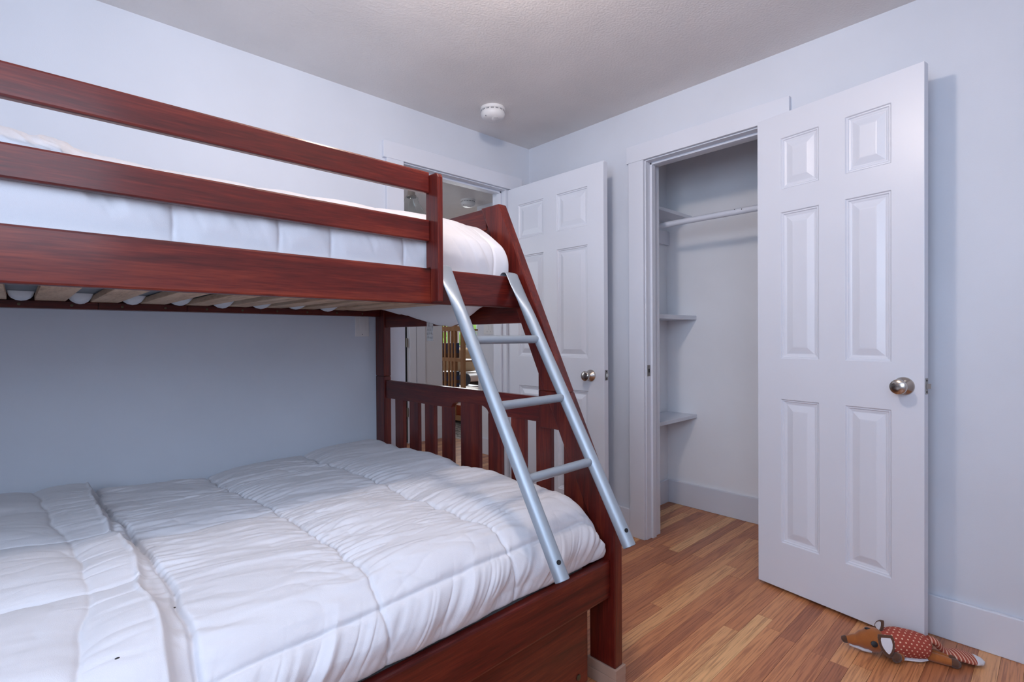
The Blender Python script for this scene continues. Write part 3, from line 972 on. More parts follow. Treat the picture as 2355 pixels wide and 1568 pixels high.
def grid_mesh(name, P, mat, parent):
    nu, nv = P.shape[:2]
    vs = P.reshape(-1, 3)
    me = bpy.data.meshes.new(name)
    i = np.arange((nu - 1) * (nv - 1))
    a = (i // (nv - 1)) * nv + i % (nv - 1)
    q = np.stack([a, a + nv, a + nv + 1, a + 1], 1)
    me.vertices.add(len(vs))
    me.vertices.foreach_set('co', vs.astype(np.float32).ravel())
    me.loops.add(q.size)
    me.loops.foreach_set('vertex_index', q.astype(np.int32).ravel())
    me.polygons.add(len(q))
    me.polygons.foreach_set('loop_start', np.arange(0, q.size, 4, dtype=np.int32))
    me.polygons.foreach_set('loop_total', np.full(len(q), 4, dtype=np.int32))
    me.update(calc_edges=True)
    me.validate()
    me.polygons.foreach_set('use_smooth', [True] * len(me.polygons))
    me.materials.append(MATS[mat])
    o = bpy.data.objects.new(name, me)
    COL.objects.link(o)
    if parent:
        o.parent = parent
    return o


def axis_samples(a, b, r, n_edge, n_mid):
    """samples from a to b, dense where the edges turn down over a distance r"""
    t = np.linspace(0, 1, n_edge)
    e = r * (1 - np.cos(t * math.pi / 2))
    e = r * t ** 2.4
    return np.concatenate([a + e, np.linspace(a + r, b - r, n_mid + 2)[1:-1], (b - e)[::-1]])


def edge(d, r, p_):
    q = np.clip(1 - d / r, 0, 1)
    return (1 - q ** p_) ** (1 / p_)


def normals(P):
    du = np.gradient(P, axis=0)
    dv_ = np.gradient(P, axis=1)
    n = np.cross(du, dv_)
    return n / (np.linalg.norm(n, axis=2, keepdims=True) + 1e-9)


def seam(d, wdt):
    return np.exp(-(d / wdt) ** 2)


# ---- lower comforter (bed coordinates u, v, z)
us = axis_samples(-LEN + 0.01, -0.012, 0.13, 56, 780)
vs_ = axis_samples(0.030, 1.418, 0.11, 80, 540)
U, V = np.meshgrid(us, vs_, indexing='ij')
zb, zt = 0.408, 0.598
crown = 0.012 * np.sin(np.clip((V - 0.03) / 1.39, 0, 1) * math.pi) - 0.030 * np.exp(-((U + 0.93) / 0.33) ** 2) * np.clip((V - 0.75) / 0.5, 0, 1) \
    + 0.010 * np.exp(-((U + 0.05) / 0.25) ** 2) - 0.022 * np.clip((-U - 0.5) / 0.6, 0, 1) * np.clip(1 - V / 0.5, 0, 1)
E1 = edge(us - us[0], 0.10, 2.2)[:, None] * edge(us[-1] - us, 0.12, 2.3)[:, None]
E2 = edge(vs_ - vs_[0], 0.105, 2.4)[None, :] * edge(vs_[-1] - vs_, 0.10, 2.2)[None, :]
Z = zb + (zt - zb + crown) * E1 * E2
# belly over the side rail
hfrac = np.clip((Z - zb) / (zt - zb), 0, 1)
belly = 0.036 * np.sin(np.clip(hfrac, 0, 1) * math.pi) ** 0.8 * np.clip(1 - (V - 0.03) / 0.16, 0, 1)
bel2 = 0.012 * np.sin(hfrac * math.pi) * np.clip(1 - (us[-1] - U) / 0.12, 0, 1)
P = np.stack([U + bel2, V - belly + 0.006 * (1 - hfrac), Z], 2)
N = normals(P)
if N[len(us) // 2, len(vs_) // 2, 2] < 0:
    N = -N
top = np.clip(N[:, :, 2], 0, 1) ** 0.8
side = 1 - np.clip(N[:, :, 2], 0, 1) ** 2
# quilting
uw = U + 0.018 * vnoise(V * 3.1, V * 0 + 1.3, 3) + 0.006 * vnoise(V * 14, V * 0, 4)
vw = V + 0.014 * vnoise(U * 3.3, U * 0 + 4.1, 5) + 0.006 * vnoise(U * 15, U * 0, 6)
fold = 1 / (1 + np.exp((U + 1.152 + 0.012 * vnoise(V * 4, V * 0, 8) + 0.008 * vnoise(V * 13, V * 0 + 3, 18)) / 0.0045))     # 1 on the folded-back part
Du = np.full_like(U, 9.0)
for s_ in (-0.415, -0.788):
    Du = np.minimum(Du, np.abs(uw - s_ - 0.03 * np.exp(-((V - 0.45) / 0.25) ** 2) * (-1 if s_ > -0.5 else 0)))
Dv = np.full_like(U, 9.0)
for s_, wgt in ((0.055, 1), (0.648, 1), (1.06, 0.6)):
    Dv = np.minimum(Dv, np.abs((V + 0.003 * vnoise(U * 6, U * 0, 7) if s_ < 0.1 else vw) - s_) / wgt)
DuF = np.full_like(U, 9.0)
for s_ in (-1.285, -1.62, -1.9):
    DuF = np.minimum(DuF, np.abs(uw - s_ + 0.05 * vnoise(V * 2, V * 0, 33)))
DvF = np.full_like(U, 9.0)
for s_ in (0.04, 0.37, 0.72, 1.08):
    DvF = np.minimum(DvF, np.abs(vw - s_ + 0.02 * vnoise(U * 5, U * 0, 35)))
pil = lambda a, b, w: (1 - np.exp(-(a / w) ** 1.2)) * (1 - np.exp(-(b / w) ** 1.2))
disp = (1 - fold) * 0.019 * (pil(Du, Dv, 0.055) - 0.72) + fold * (0.022 * (pil(DuF * 1.6 + 0.03, DvF, 0.06) - 0.6) + 0.022)
disp -= (1 - fold) * (0.0035 * (seam(Du, 0.006) + seam(Dv, 0.005)) + 0.004 * (seam(Du, 0.0028) + seam(Dv, 0.0026))) + fold * (0.002 * seam(DuF, 0.005) + 0.005 * seam(DvF, 0.004))
edgew = 0.012 * vnoise(V * 4, V * 0, 8) + 0.008 * vnoise(V * 13, V * 0 + 3, 18)
ridge = np.exp(-((U + 1.159 + edgew) / 0.0055) ** 2)
disp += 0.0075 * ridge * (0.7 + 0.5 * vnoise(V * 30, V * 0, 11))
band = np.exp(-((U + 1.138 + 0.5 * edgew) / 0.009) ** 2)
disp += 0.004 * band * (0.5 + 0.8 * vnoise(V * 24, V * 0 + 2, 12))
groove = np.exp(-((uw + 1.124) / 0.006) ** 2)
disp -= 0.013 * groove
# wrinkles: long along u, finer by the cross seams; puckers
wx = 0.022 * fbm(U * 5, V * 5, 41, 2) 
wy = 0.016 * fbm(U * 6 + 9, V * 7, 43, 2)
Uq, Vq = U + wx, V + wy
wr = fbm(Uq * 3.6 + 0.8 * Vq, Vq * 15 + Uq * 2.6, 40, 3, 0.5)
wr2 = fbm(Uq * 9 + 2 * Vq, Vq * 40 + Uq * 6, 50, 2, 0.5)
ridged = 1 - np.abs(fbm(Uq * 3.4 + Vq, Vq * 11 + Uq * 3.0, 70, 2, 0.5))
nearu = np.exp(-(np.minimum(Du, np.abs(uw + 1.12)) / 0.11) ** 2)
amp = top * (1 - 0.70 * fold)
cr = lambda x_, y_, sd: np.clip(1 - np.abs(fbm(x_, y_, sd, 2, 0.5)), 0, 1) ** 4
msk = 0.55 + 0.45 * vnoise(U * 4 + 3, V * 5, 46)
disp += amp * (0.0048 * wr + 0.0075 * (ridged - 0.7) * msk + (0.0008 + 0.0014 * nearu) * wr2)
disp -= amp * msk * (0.0058 * cr(Uq * 4.2 + Vq, Vq * 17 + Uq * 4.0, 170) + 0.0030 * cr(Uq * 7 - Vq, Vq * 29 - Uq * 5.0, 175) + (0.0008 + 0.0012 * nearu) * cr(Uq * 12, Vq * 52 + Uq * 9, 180))
disp += top * 0.0022 * nearu * np.sin(V * 260 + 4 * vnoise(U * 5, V * 9, 60)) * (1 - fold) * (0.5 + 0.5 * vnoise(V * 7, U * 3, 61))
disp += top * fold * (0.0050 * fbm(U * 5, V * 5, 77, 3, 0.5) - 0.0022 * cr(U * 7 + V * 2, V * 9, 185) - 0.004 * np.exp(-((U + 1.2) / 0.05) ** 2) * cr(U * 5, V * 26, 187))
# falling folds on the front side, leaning
ph = U + 0.55 * (0.6 - P[:, :, 2])
fs = fbm(ph * 15 + 0.3, P[:, :, 2] * 2.0, 90, 3, 0.55)
fr_ = 1 - np.abs(fbm(ph * 9 + 3, P[:, :, 2] * 1.5, 97, 2, 0.5))
frontm = side * np.clip(1 - (V - 0.03) / 0.2, 0, 1)
disp += frontm * (0.0070 * fs + 0.0110 * (fr_ ** 2 - 0.5) - 0.0035 * cr(ph * 26, P[:, :, 2] * 4, 190)) * np.clip((0.62 - P[:, :, 2]) / 0.10, 0.15, 1)
footm = side * np.clip(1 - (us[-1] - U) / 0.2, 0, 1)
disp += footm * 0.004 * fbm(V * 16, P[:, :, 2] * 3, 99, 3, 0.5)
# stay above the rail where it is tucked in
tuck = np.clip((P[:, :, 2] - 0.412) / 0.03, 0, 1)
P = P + N * (disp * (0.25 + 0.75 * tuck))[:, :, None]
P[:, :, 0] = np.minimum(P[:, :, 0], -0.0005)
P[:, :, 1] = np.minimum(P[:, :, 1], 1.4535)
cl = tag(empty('comforter', (OX, OY, 0), PHI), 'white quilted comforter folded back on the wide lower bed', 'comforter', 'white comforters on the bunks')
grid_mesh('quilted_cover', P, 'fabric_white', cl)
ml = tag(empty('mattress', (OX, OY, 0), PHI), 'mattress of the lower bed hidden beneath its white comforter', 'mattress')
B(-LEN + 0.035, -0.05, 0.075, 1.40, 0.321, 0.50).build('mattress_block', 'sheet_white', ml, 0.03, True, 3)


def specks():
    for (a, b_), lab in (((-1.112, 0.232), 'tiny black speck on the smooth part of the lower comforter'), ((-1.215, 0.104), 'tiny black speck on the folded part of the lower comforter')):
        i, j = int(np.argmin(np.abs(us - a))), int(np.argmin(np.abs(vs_ - b_)))
        q = Vector(P[i, j])
        R = Matrix.Rotation(PHI, 4, 'Z')
        wpt = Matrix.Translation((OX, OY, 0)) @ R @ q
        o = MB().lathe([(0.0002, -0.0006), (0.0022, -0.0004), (0.0024, 0.0006), (0.0014, 0.0013), (0.0002, 0.0014)], (0, 0, 0), (0, 0, 1), 10).build('lint_speck', 'black', None, 0, True)
        o.location = wpt
        o.scale = (1.4, 0.8, 1)
        tag(o, lab, 'speck', 'black specks on the comforter')


specks()

# ---- upper comforter
us2 = axis_samples(-LEN + 0.01, -0.024, 0.06, 30, 620)
vs2 = axis_samples(0.446, 1.400, 0.15, 60, 180)
U, V = np.meshgrid(us2, vs2, indexing='ij')
zb, zt = 1.262, 1.522
crown = 0.022 * np.sin(np.clip((V - 0.44) / 0.96, 0, 1) * math.pi) - 0.004 * np.sin(U * 5)
E1 = edge(us2 - us2[0], 0.09, 2.2)[:, None] * edge(us2[-1] - us2, 0.032, 3.0)[:, None]
dfr = vs2 - vs2[0]
E2 = (0.60 * edge(dfr, 0.022, 2.6) + 0.40 * np.sin(np.clip(dfr / 0.17, 0, 1) * math.pi / 2))[None, :] * edge(vs2[-1] - vs2, 0.10, 2.2)[None, :]
# the corner by the ladder slopes down
corner = -0.012 * np.exp(-((U + 0.02) / 0.08) ** 2) * np.exp(-((V - 0.44) / 0.14) ** 2)
Z = zb + (zt - zb + crown + corner) * E1 * E2
hfrac = np.clip((Z - zb) / (zt - zb), 0, 1)
belly = 0.020 * np.sin(np.clip((Z - 1.30) / 0.2, 0, 1) * math.pi) * np.clip(1 - (V - 0.44) / 0.2, 0, 1)
P2 = np.stack([U, V - belly, Z], 2)
N2 = normals(P2)
if N2[len(us2) // 2, len(vs2) // 2, 2] < 0:
    N2 = -N2
top = np.clip(N2[:, :, 2], 0, 1) ** 2
side = 1 - top
uw = U + 0.012 * vnoise(Z * 14, Z * 0 + 2, 103)
Du = np.full_like(U, 9.0)
for s_ in (-0.10, -0.47, -0.70, -0.84, -1.07):
    Du = np.minimum(Du, np.abs(uw - s_))
Dv = np.full_like(U, 9.0)
for s_ in (0.62, 0.93, 1.24):
    Dv = np.minimum(Dv, np.abs(V - s_))
head = 1 / (1 + np.exp((U + 1.232 + 0.01 * vnoise(V * 6, V * 0, 109)) / 0.010))
disp = 0.010 * (pil(Du, Dv, 0.05) - 0.8) - 0.003 * seam(Du, 0.005) - 0.003 * seam(Dv, 0.006) + head * 0.016
disp += top * (0.0028 * fbm(U * 4, V * 16, 110, 3, 0.5))
ph = U + 0.5 * (Z - 1.4)
disp += side * (0.0046 * fbm(ph * 13, Z * 4, 120, 3, 0.5) - 0.0025 * np.clip(1 - np.abs(fbm(ph * 17, Z * 3, 125, 2, 0.5)), 0, 1) ** 4)
hw = np.exp(-((U + 1.27) / 0.10) ** 2)
disp += hw * 0.009 * (1 - np.abs(fbm(U * 16 + 5 * Z, Z * 13 + V * 6 + U * 5, 130, 3, 0.55)) - 0.6)
P2 = P2 + N2 * (disp * np.clip((Z - 1.30) / 0.04, 0, 1))[:, :, None]
P2[:, :, 1] = np.maximum(P2[:, :, 1], 0.4425 - 0.012 * np.clip((P2[:, :, 2] - 1.325) / 0.05, 0, 1))
P2[:, :, 0] = np.minimum(P2[:, :, 0], -0.0005)
cu = tag(empty('comforter', (OX, OY, 0), PHI), 'white quilted comforter tucked in on the narrow upper bunk', 'comforter', 'white comforters on the bunks')
grid_mesh('quilted_cover', P2, 'fabric_white', cu)
# its end sags below the rail at the foot
tq = np.linspace(0, 1, 40)
vg = np.linspace(0.475, 1.27, 120)
T, V = np.meshgrid(tq, vg, indexing='ij')
dep = np.interp(V, [0.475, 0.53, 0.585, 0.64, 0.70, 0.76, 0.84, 0.95, 1.08, 1.18, 1.27], [0.0, 0.004, 0.018, 0.050, 0.080, 0.088, 0.078, 0.056, 0.032, 0.014, 0.0])
dep = dep + 0.003 * fbm(V * 14, T * 2, 140, 3, 0.5)
Z = 1.252 - (0.022 + np.maximum(dep, 0)) * np.sin(T * math.pi) ** 0.55 * (dep > -1)
U = -0.098 + 0.088 * T + 0.006 * fbm(V * 9, T * 2, 144, 2, 0.5) * np.sin(T * math.pi)
grid_mesh('sagging_end', np.stack([U, V, Z], 2), 'sheet_white', cu)

mu_ = tag(empty('mattress', (OX, OY, 0), PHI), 'grey bottomed mattress on the upper bunk slats', 'mattress')
B(-LEN + 0.03, -0.105, 0.475, 1.385, 1.2515, 1.40).build('mattress_block', 'mattress_grey', mu_, 0.02, True, 3)
for k in range(-2, 9):          # sheet bulging down between the slats along the wall side
    u1 = -0.4895 - k * 0.1425 - 0.078
    c = u1 - 0.0322
    m = MB()
    rings = []
    for i in range(9):
        a = math.pi * i / 8
        rings.append([(c - 0.0312 * math.cos(a), 1.315 - 0.060 * math.sin(t) * 1.0, 1.2505 - 0.030 * math.sin(a) * math.cos(t) * (1 + 0.1 * math.sin(k * 2.1))) for t in [(-0.5 + j / 8) * math.pi for j in range(9)]])
    m.rings(rings, False, False, False).build('sheet_bulge', 'sheet_white', mu_, 0, True)
tg = MB().box(-0.0556, -0.0546, 0.874, 0.920, 1.085, 1.170).build('care_tag', 'printed_tag', mu_)
tg['label'] = 'printed white care tag hanging down'

# ------------------------------------------------------------------ smoke alarms
def smoke(name, loc, s, rot, label):
    e = tag(empty(name, loc, rot), label, 'smoke alarm', 'smoke alarms')
    MB().lathe([(0.001, 0), (0.066 * s, 0), (0.067 * s, -0.004 * s), (0.066 * s, -0.011 * s), (0.060 * s, -0.013 * s), (0.001, -0.013 * s)], (0, 0, 0), (0, 0, 1), 48).build('base_ring', 'plastic_white', e, 0, True)
    MB().lathe([(0.001, -0.012 * s), (0.0615 * s, -0.012 * s), (0.064 * s, -0.016 * s), (0.0655 * s, -0.024 * s), (0.064 * s, -0.031 * s), (0.058 * s, -0.039 * s), (0.047 * s, -0.045 * s), (0.030 * s, -0.0475 * s), (0.001, -0.048 * s)], (0, 0, 0), (0, 0, 1), 48).build('body', 'plastic_white', e, 0, True)
    for k in range(16):
        a = 2 * math.pi * k / 16
        m = MB()
        pts = []
        for da in (-0.13, 0.13):
            pts.append((math.cos(a + da), math.sin(a + da)))
        r0_, r1_ = 0.0620 * s, 0.0648 * s
        z0, z1 = -0.0135 * s, -0.0185 * s
        vs = []
        for z_, rr2 in ((z0, r1_ - 0.0012 * s), (z1, r1_ + 0.0012 * s)):
            for q in pts:
                vs.append((q[0] * rr2, q[1] * rr2, z_))
        for z_, rr2 in ((z0, r0_ - 0.002 * s), (z1, r0_ - 0.002 * s)):
            for q in pts:
                vs.append((q[0] * rr2, q[1] * rr2, z_))
        m.add(vs, [(0, 1, 3, 2), (4, 6, 7, 5), (0, 2, 6, 4), (1, 5, 7, 3), (0, 4, 5, 1), (2, 3, 7, 6)])
        m.build('vent_slot', 'plastic_grey', e)
    bt = MB().lathe([(0.001, 0.0), (0.026 * s, 0.0), (0.027 * s, 0.003 * s), (0.024 * s, 0.005 * s), (0.001, 0.006 * s)], (0.020 * s, -0.018 * s, -0.043 * s), (0.18, -0.14, -1), 28).build('test_button', 'plastic_white', e, 0, True)
    MB().box(0.008 * s, 0.030 * s, -0.0345 * s, -0.0325 * s, -0.0505 * s, -0.049 * s).build('button_mark', 'plastic_grey', bt)
    MB().lathe([(0.001, 0), (0.004 * s, 0.0005), (0.004 * s, 0.002 * s), (0.001, 0.003 * s)], (-0.036 * s, -0.038 * s, -0.0405 * s), (-0.3, -0.4, -1), 12).build('indicator', 'plastic_grey', e, 0, True)
    return e


sa = smoke('smoke_alarm', (1.833, 2.108, H), 1.0, 0.82 - math.pi / 2, 'white round smoke alarm on the bedroom ceiling near the corner')
sb = smoke('smoke_alarm', (2.880, 3.662, H), 1.0, 0.82 - math.pi / 2, 'white round smoke alarm on the hall ceiling seen through the doorway')

sa.scale = sb.scale = (1, 1, 1.3)

# ------------------------------------------------------------------ switches
sw = tag(empty('light_switch', (1.208, DL, 1.166)), 'white rocker light switch on the wall under the bunk', 'light switch', 'light switches')
B(-0.037, 0.037, -0.006, 0, -0.060, 0.060).build('cover_plate', 'plastic_white', sw, 0.002)
B(-0.0165, 0.0165, -0.0085, -0.006, -0.0335, 0.0335).build('rocker', 'plastic_white', sw, 0.001)
for z_ in (-0.049, 0.049):
    MB().lathe([(0.0005, 0), (0.003, 0.0002), (0.003, 0.001), (0.0005, 0.0012)], (0, -0.006, z_), (0, -1, 0), 10).build('screw', 'plastic_grey', sw)
s2 = tag(empty('light_switch', (3.097, 3.632, 1.200)), 'white double rocker switch on the hall wall', 'light switch', 'light switches')
B(-0.006, 0, -0.075, 0.075, -0.075, 0.075).build('cover_plate', 'plastic_white', s2, 0.002)
for y_ in (-0.025, 0.025):
    B(-0.0095, -0.006, y_ - 0.017, y_ + 0.017, -0.034, 0.034).build('rocker', 'plastic_white', s2, 0.001)
    for z_ in (-0.052, 0.052):
        MB().lathe([(0.0005, 0), (0.0035, 0.0002), (0.0035, 0.001), (0.0005, 0.0012)], (-0.006, y_, z_), (-1, 0, 0), 10).build('screw', 'plastic_grey', s2)

# ------------------------------------------------------------------ lamps
LX, LY = 0.86, 0.95
cl_ = tag(empty('ceiling_light', (LX, LY, H)), 'round warm globe lamp on the bedroom ceiling above the camera', 'ceiling light')
MB().lathe([(0.001, 0), (0.072, 0), (0.070, -0.012), (0.040, -0.030), (0.036, -0.045), (0.001, -0.045)], (0, 0, 0), (0, 0, 1), 40).build('canopy', 'nickel', cl_, 0, True)
MB().lathe([(0.034, -0.040)] + [(0.066 * math.sin(a), -0.112 + 0.066 * math.cos(a)) for a in [math.pi * (0.14 + 0.86 * i / 18) for i in range(19)]], (0, 0, 0), (0, 0, 1), 32).build('globe', 'lit_globe', cl_, 0, True)

pd = tag(empty('pendant_lamp', (2.125, 3.40, H)), 'clear glass bell pendant lamp hanging in the hall', 'pendant lamp')
MB().lathe([(0.001, 0), (0.06, 0), (0.055, -0.015), (0.012, -0.025), (0.001, -0.025)], (0, 0, 0), (0, 0, 1), 32).build('canopy', 'nickel', pd, 0, True)
MB().tube([(0, 0, -0.02), (0, 0, -0.10)], 0.006, 12).build('stem', 'nickel', pd, 0, True)
MB().lathe([(0.001, -0.085), (0.020, -0.09), (0.027, -0.11), (0.030, -0.150), (0.037, -0.153), (0.037, -0.168), (0.001, -0.170)], (0, 0, 0), (0, 0, 1), 32).build('socket_cap', 'nickel', pd, 0, True)
outer = [(0.037, -0.160), (0.052, -0.170), (0.055, -0.190), (0.062, -0.215), (0.085, -0.250), (0.108, -0.290), (0.124, -0.340), (0.133, -0.395), (0.137, -0.44)]
inner = [(r_ - 0.003, z_) for r_, z_ in outer[::-1]]
g = MB().lathe(outer + inner, (0, 0, 0), (0, 0, 1), 40)
g.build('glass_bell', 'clear_glass', pd, 0, True)
MB().lathe([(0.001, -0.165), (0.012, -0.17), (0.014, -0.19), (0.026, -0.225), (0.028, -0.25), (0.020, -0.275), (0.001, -0.282)], (0, 0, 0), (0, 0, 1), 24).build('bulb', 'clear_glass', pd, 0, True)

# ------------------------------------------------------------------ room beyond the hall
bs = tag(empty('bookshelf', (3.90, 5.07, 0)), 'slatted honey wood bookshelf in the room beyond the hall', 'bookshelf')
for (x_, y_) in ((0, 0), (0.34, 0), (0, 0.62), (0.34, 0.62)):
    B(x_, x_ + 0.035, y_, y_ + 0.066, 0.006, 1.30).build('post', 'shelf_wood', bs, 0.003)
for z0, z1 in ((1.180, 1.238), (0.790, 0.837), (0.045, 0.11)):
    B(0.006, 0.030, 0.066, 0.62, z0, z1).build('rail', 'shelf_wood', bs, 0.002)
    B(0.03, 0.345, 0.02, 0.66, z0, z0 + 0.02).build('shelf_board', 'shelf_wood', bs, 0.002)
for z0 in (0.42,):
    B(0.03, 0.345, 0.02, 0.66, z0, z0 + 0.02).build('shelf_board', 'shelf_wood', bs, 0.002)
for y_ in (0.185, 0.252, 0.318, 0.40, 0.47, 0.54):
    B(0.008, 0.026, y_, y_ + 0.028, 0.11, 1.30).build('slat', 'shelf_wood', bs, 0.002)


def book(x, y, z, dx, dy, dz, mat, label):
    e = tag(empty('book', (x, y, z)), label, 'book', 'books on the far bookshelf')
    B(0, dx, 0, dy, 0, 0.004).build('cover', mat, e)
    B(0, dx, 0, dy, dz - 0.004, dz).build('cover', mat, e)
    B(0, 0.004, 0, dy, 0.004, dz - 0.004).build('spine', mat, e)
    B(0.004, dx, 0, 0.004, 0.004, dz - 0.004).build('fore_edge', mat, e)
    B(0.005, dx - 0.004, 0.0045, dy - 0.004, 0.004, dz - 0.004).build('pages', 'page_white', e)


book(3.955, 5.495, 0.811, 0.2, 0.22, 0.075, 'brown_paper', 'thick brown book lying on the middle shelf, lowest of its pile')
book(3.955, 5.495, 0.887, 0.2, 0.22, 0.050, 'navy_paper', 'dark book lying second in the middle shelf pile')
book(3.955, 5.495, 0.938, 0.2, 0.22, 0.085, 'blue_paper', 'bright blue book on top of the middle shelf pile')
book(3.955, 5.495, 0.441, 0.2, 0.22, 0.045, 'navy_paper', 'navy book lowest in the lower shelf pile')
book(3.955, 5.495, 0.487, 0.2, 0.22, 0.040, 'brown_paper', 'brown book second in the lower shelf pile')
book(3.955, 5.495, 0.528, 0.2, 0.22, 0.055, 'blue_paper', 'blue book third in the lower shelf pile')
book(3.955, 5.495, 0.584, 0.2, 0.22, 0.060, 'navy_paper', 'dark blue book on top of the lower shelf pile')
tb = tag(empty('toy_box', (3.955, 5.15, 0.066)), 'orange and red toy box on the bottom shelf', 'toy box')
B(0, 0.2, 0, 0.25, 0, 0.14).build('box_body', 'orange_paper', tb, 0.004)
B(-0.004, 0.204, -0.004, 0.254, 0.14, 0.165).build('box_lid', 'orange_paper', tb, 0.004)

rug = tag(empty('rug', (3.34, 4.10, 0)), 'grey and white zigzag rug with a white edge', 'rug')
B(0.05, 2.0, 0.05, 1.85, 0.0, 0.005).build('pile', 'zigzag_rug', rug)
B(0.0, 0.05, 0.0, 1.85, 0.0, 0.006).build('edge_band', 'page_white', rug)
B(0.05, 2.0, 0.0, 0.05, 0.0, 0.006).build('edge_band', 'page_white', rug)

db = tag(empty('daybed', (5.05, 6.95, 0)), 'low black based daybed with a white mattress under the windows', 'daybed')
B(0, 1.85, 0, 0.95, 0.0, 0.325).build('base', 'black', db, 0.005)
B(0, 1.85, -0.01, 0.95, 0.326, 0.44).build('mattress', 'sheet_white', db, 0.03, True, 3)


def cushion(name, loc, rx, sx, sy, sz, mat, label, cat):
    n = 25
    t = np.linspace(-1, 1, n)
    A, Bq = np.meshgrid(t, t, indexing='ij')
    h = sy * (np.clip(1 - A ** 4, 0, 1) * np.clip(1 - Bq ** 4, 0, 1)) ** 0.5
    wob = 0.06 * fbm(A * 2.5, Bq * 2.5, 200, 3, 0.5) * sy
    k = 1 - 0.06 * (A ** 2) * (Bq ** 2)
    e = tag(empty(name, loc), label, cat)
    e.rotation_euler = (rx, 0, 0)
    for s in (1, -1):
        grid_mesh('cushion_face', np.stack([A * sx * k, s * (h + wob * (h > 1e-4)), Bq * sz * k + sz], 2), mat, e)
    return e


cushion('cushion', (5.72, 7.62, 0.445), 0.18, 0.42, 0.10, 0.23, 'tan_fabric', 'big tan cushion leaning under the far window', 'cushion')
ch = tag(empty('storage_chest', (4.35, 6.02, 0)), 'low white storage chest behind the bookshelf', 'chest')
B(0, 0.6, 0, 0.35, 0, 0.34).build('chest_body', 'trim_paint', ch, 0.006)
B(-0.01, 0.61, -0.01, 0.36, 0.34, 0.365).build('chest_lid', 'trim_paint', ch, 0.004)
bo = tag(empty('bolster', (4.66, 6.05, 0.365 + 0.1005)), 'round dark grey bolster end seen beside the bookshelf post', 'bolster')
bo.rotation_euler = (0, 0, 0.93)
MB().lathe([(0.001, -0.002), (0.060, 0.0), (0.085, 0.006), (0.096, 0.018), (0.100, 0.04), (0.100, 0.22), (0.09, 0.245), (0.001, 0.25)], (0, 0, 0), (1, 0, 0), 36).build('bolster_body', 'grey_fabric', bo, 0, True)

# garden seen through the far windows
tag(B(0, 12, 8.3, 16, -0.4, -0.3).build('ground', 'grass'), 'lawn outside the far windows', 'ground', kind='structure')
for k, (x_, y_, s_) in enumerate(((5.3, 10.4, 1.25), (7.95, 10.6, 1.3), (10.7, 11.0, 1.3), (6.9, 13.6, 2.0))):
    bm = bmesh.new()
    bmesh.ops.create_icosphere(bm, subdivisions=4, radius=1.0)
    co = np.array([v.co for v in bm.verts])
    f = 1 + 0.10 * fbm(co[:, 0] * 4 + k, co[:, 1] * 4 + co[:, 2] * 3, 300 + k, 3, 0.6)
    for v, q in zip(bm.verts, f):
        v.co *= q
    me = bpy.data.meshes.new('shrub')
    bm.to_mesh(me)
    bm.free()
    me.materials.append(MATS['leaf'])
    o = bpy.data.objects.new('shrub', me)
    COL.objects.link(o)
    o.location = (x_, y_, -0.35 + s_ * 0.78)
    o.scale = (s_, s_ * 0.8, s_ * 0.9)
    tag(o, ('nearest yellow-green shrub behind the bookshelf window', 'yellow-green shrub outside the right far window', 'yellow-green shrub at the far right of the lawn', 'tallest yellow-green shrub at the back of the lawn')[k], 'shrub', 'shrubs outside the far windows')

# ------------------------------------------------------------------ the fox toy
fx = tag(empty('fox_toy', (2.13, 0.41, 0)), 'plush fox toy in red dotted cloth lying on the floor', 'plush toy')
FX0 = Vector((2.13, 0.41, 0))


def Lp(x, y, z):
    return (x - FX0.x, y - FX0.y, z)


def cloth_loft(path, ra, rb, name, mat, parent, seg=24, a0=0.0):
    """closed loft; ra across (horizontal), rb up (vertical)"""
    P_ = [Vector(p_) for p_ in path]
    n = len(P_)
    # resample with Catmull-Rom
    out, oa, ob = [], [], []
    for i in range(n - 1):
        p0, p1, p2, p3 = P_[max(i - 1, 0)], P_[i], P_[i + 1], P_[min(i + 2, n - 1)]
        for k in range(5):
            t = k / 5
            out.append(0.5 * ((2 * p1) + (p2 - p0) * t + (2 * p0 - 5 * p1 + 4 * p2 - p3) * t * t + (3 * p1 - p0 - 3 * p2 + p3) * t ** 3))
            tt = t * t * (3 - 2 * t)
            oa.append(ra[i] * (1 - tt) + ra[i + 1] * tt)
            ob.append(rb[i] * (1 - tt) + rb[i + 1] * tt)
    out.append(P_[-1]); oa.append(ra[-1]); ob.append(rb[-1])
    rs = []
    for i, p_ in enumerate(out):
        t = (out[min(i + 1, len(out) - 1)] - out[max(i - 1, 0)]).normalized()
        a = Vector((0, 0, 1)).cross(t)
        if a.length < 1e-4:
            a = Vector((1, 0, 0))
        a.normalize()
        b = t.cross(a)
        if b.z < 0:
            b = -b
        rs.append([p_ + a * (oa[i] * math.cos(a0 + 2 * math.pi * k / seg)) + b * (ob[i] * math.sin(a0 + 2 * math.pi * k / seg)) for k in range(seg)])
    o = MB().rings(rs).build(name, mat, parent, 0, True)
    ln = [0.0]
    for i in range(1, len(out)):
        ln.append(ln[-1] + (out[i] - out[i - 1]).length)
    at = o.data.attributes.new('along', 'FLOAT', 'POINT')
    at.data.foreach_set('value', [ln[i] for i in range(len(out)) for k in range(seg)])
    at = o.data.attributes.new('around', 'FLOAT', 'POINT')
    at.data.foreach_set('value', [k / seg for i in range(len(out)) for k in range(seg)])
    return o


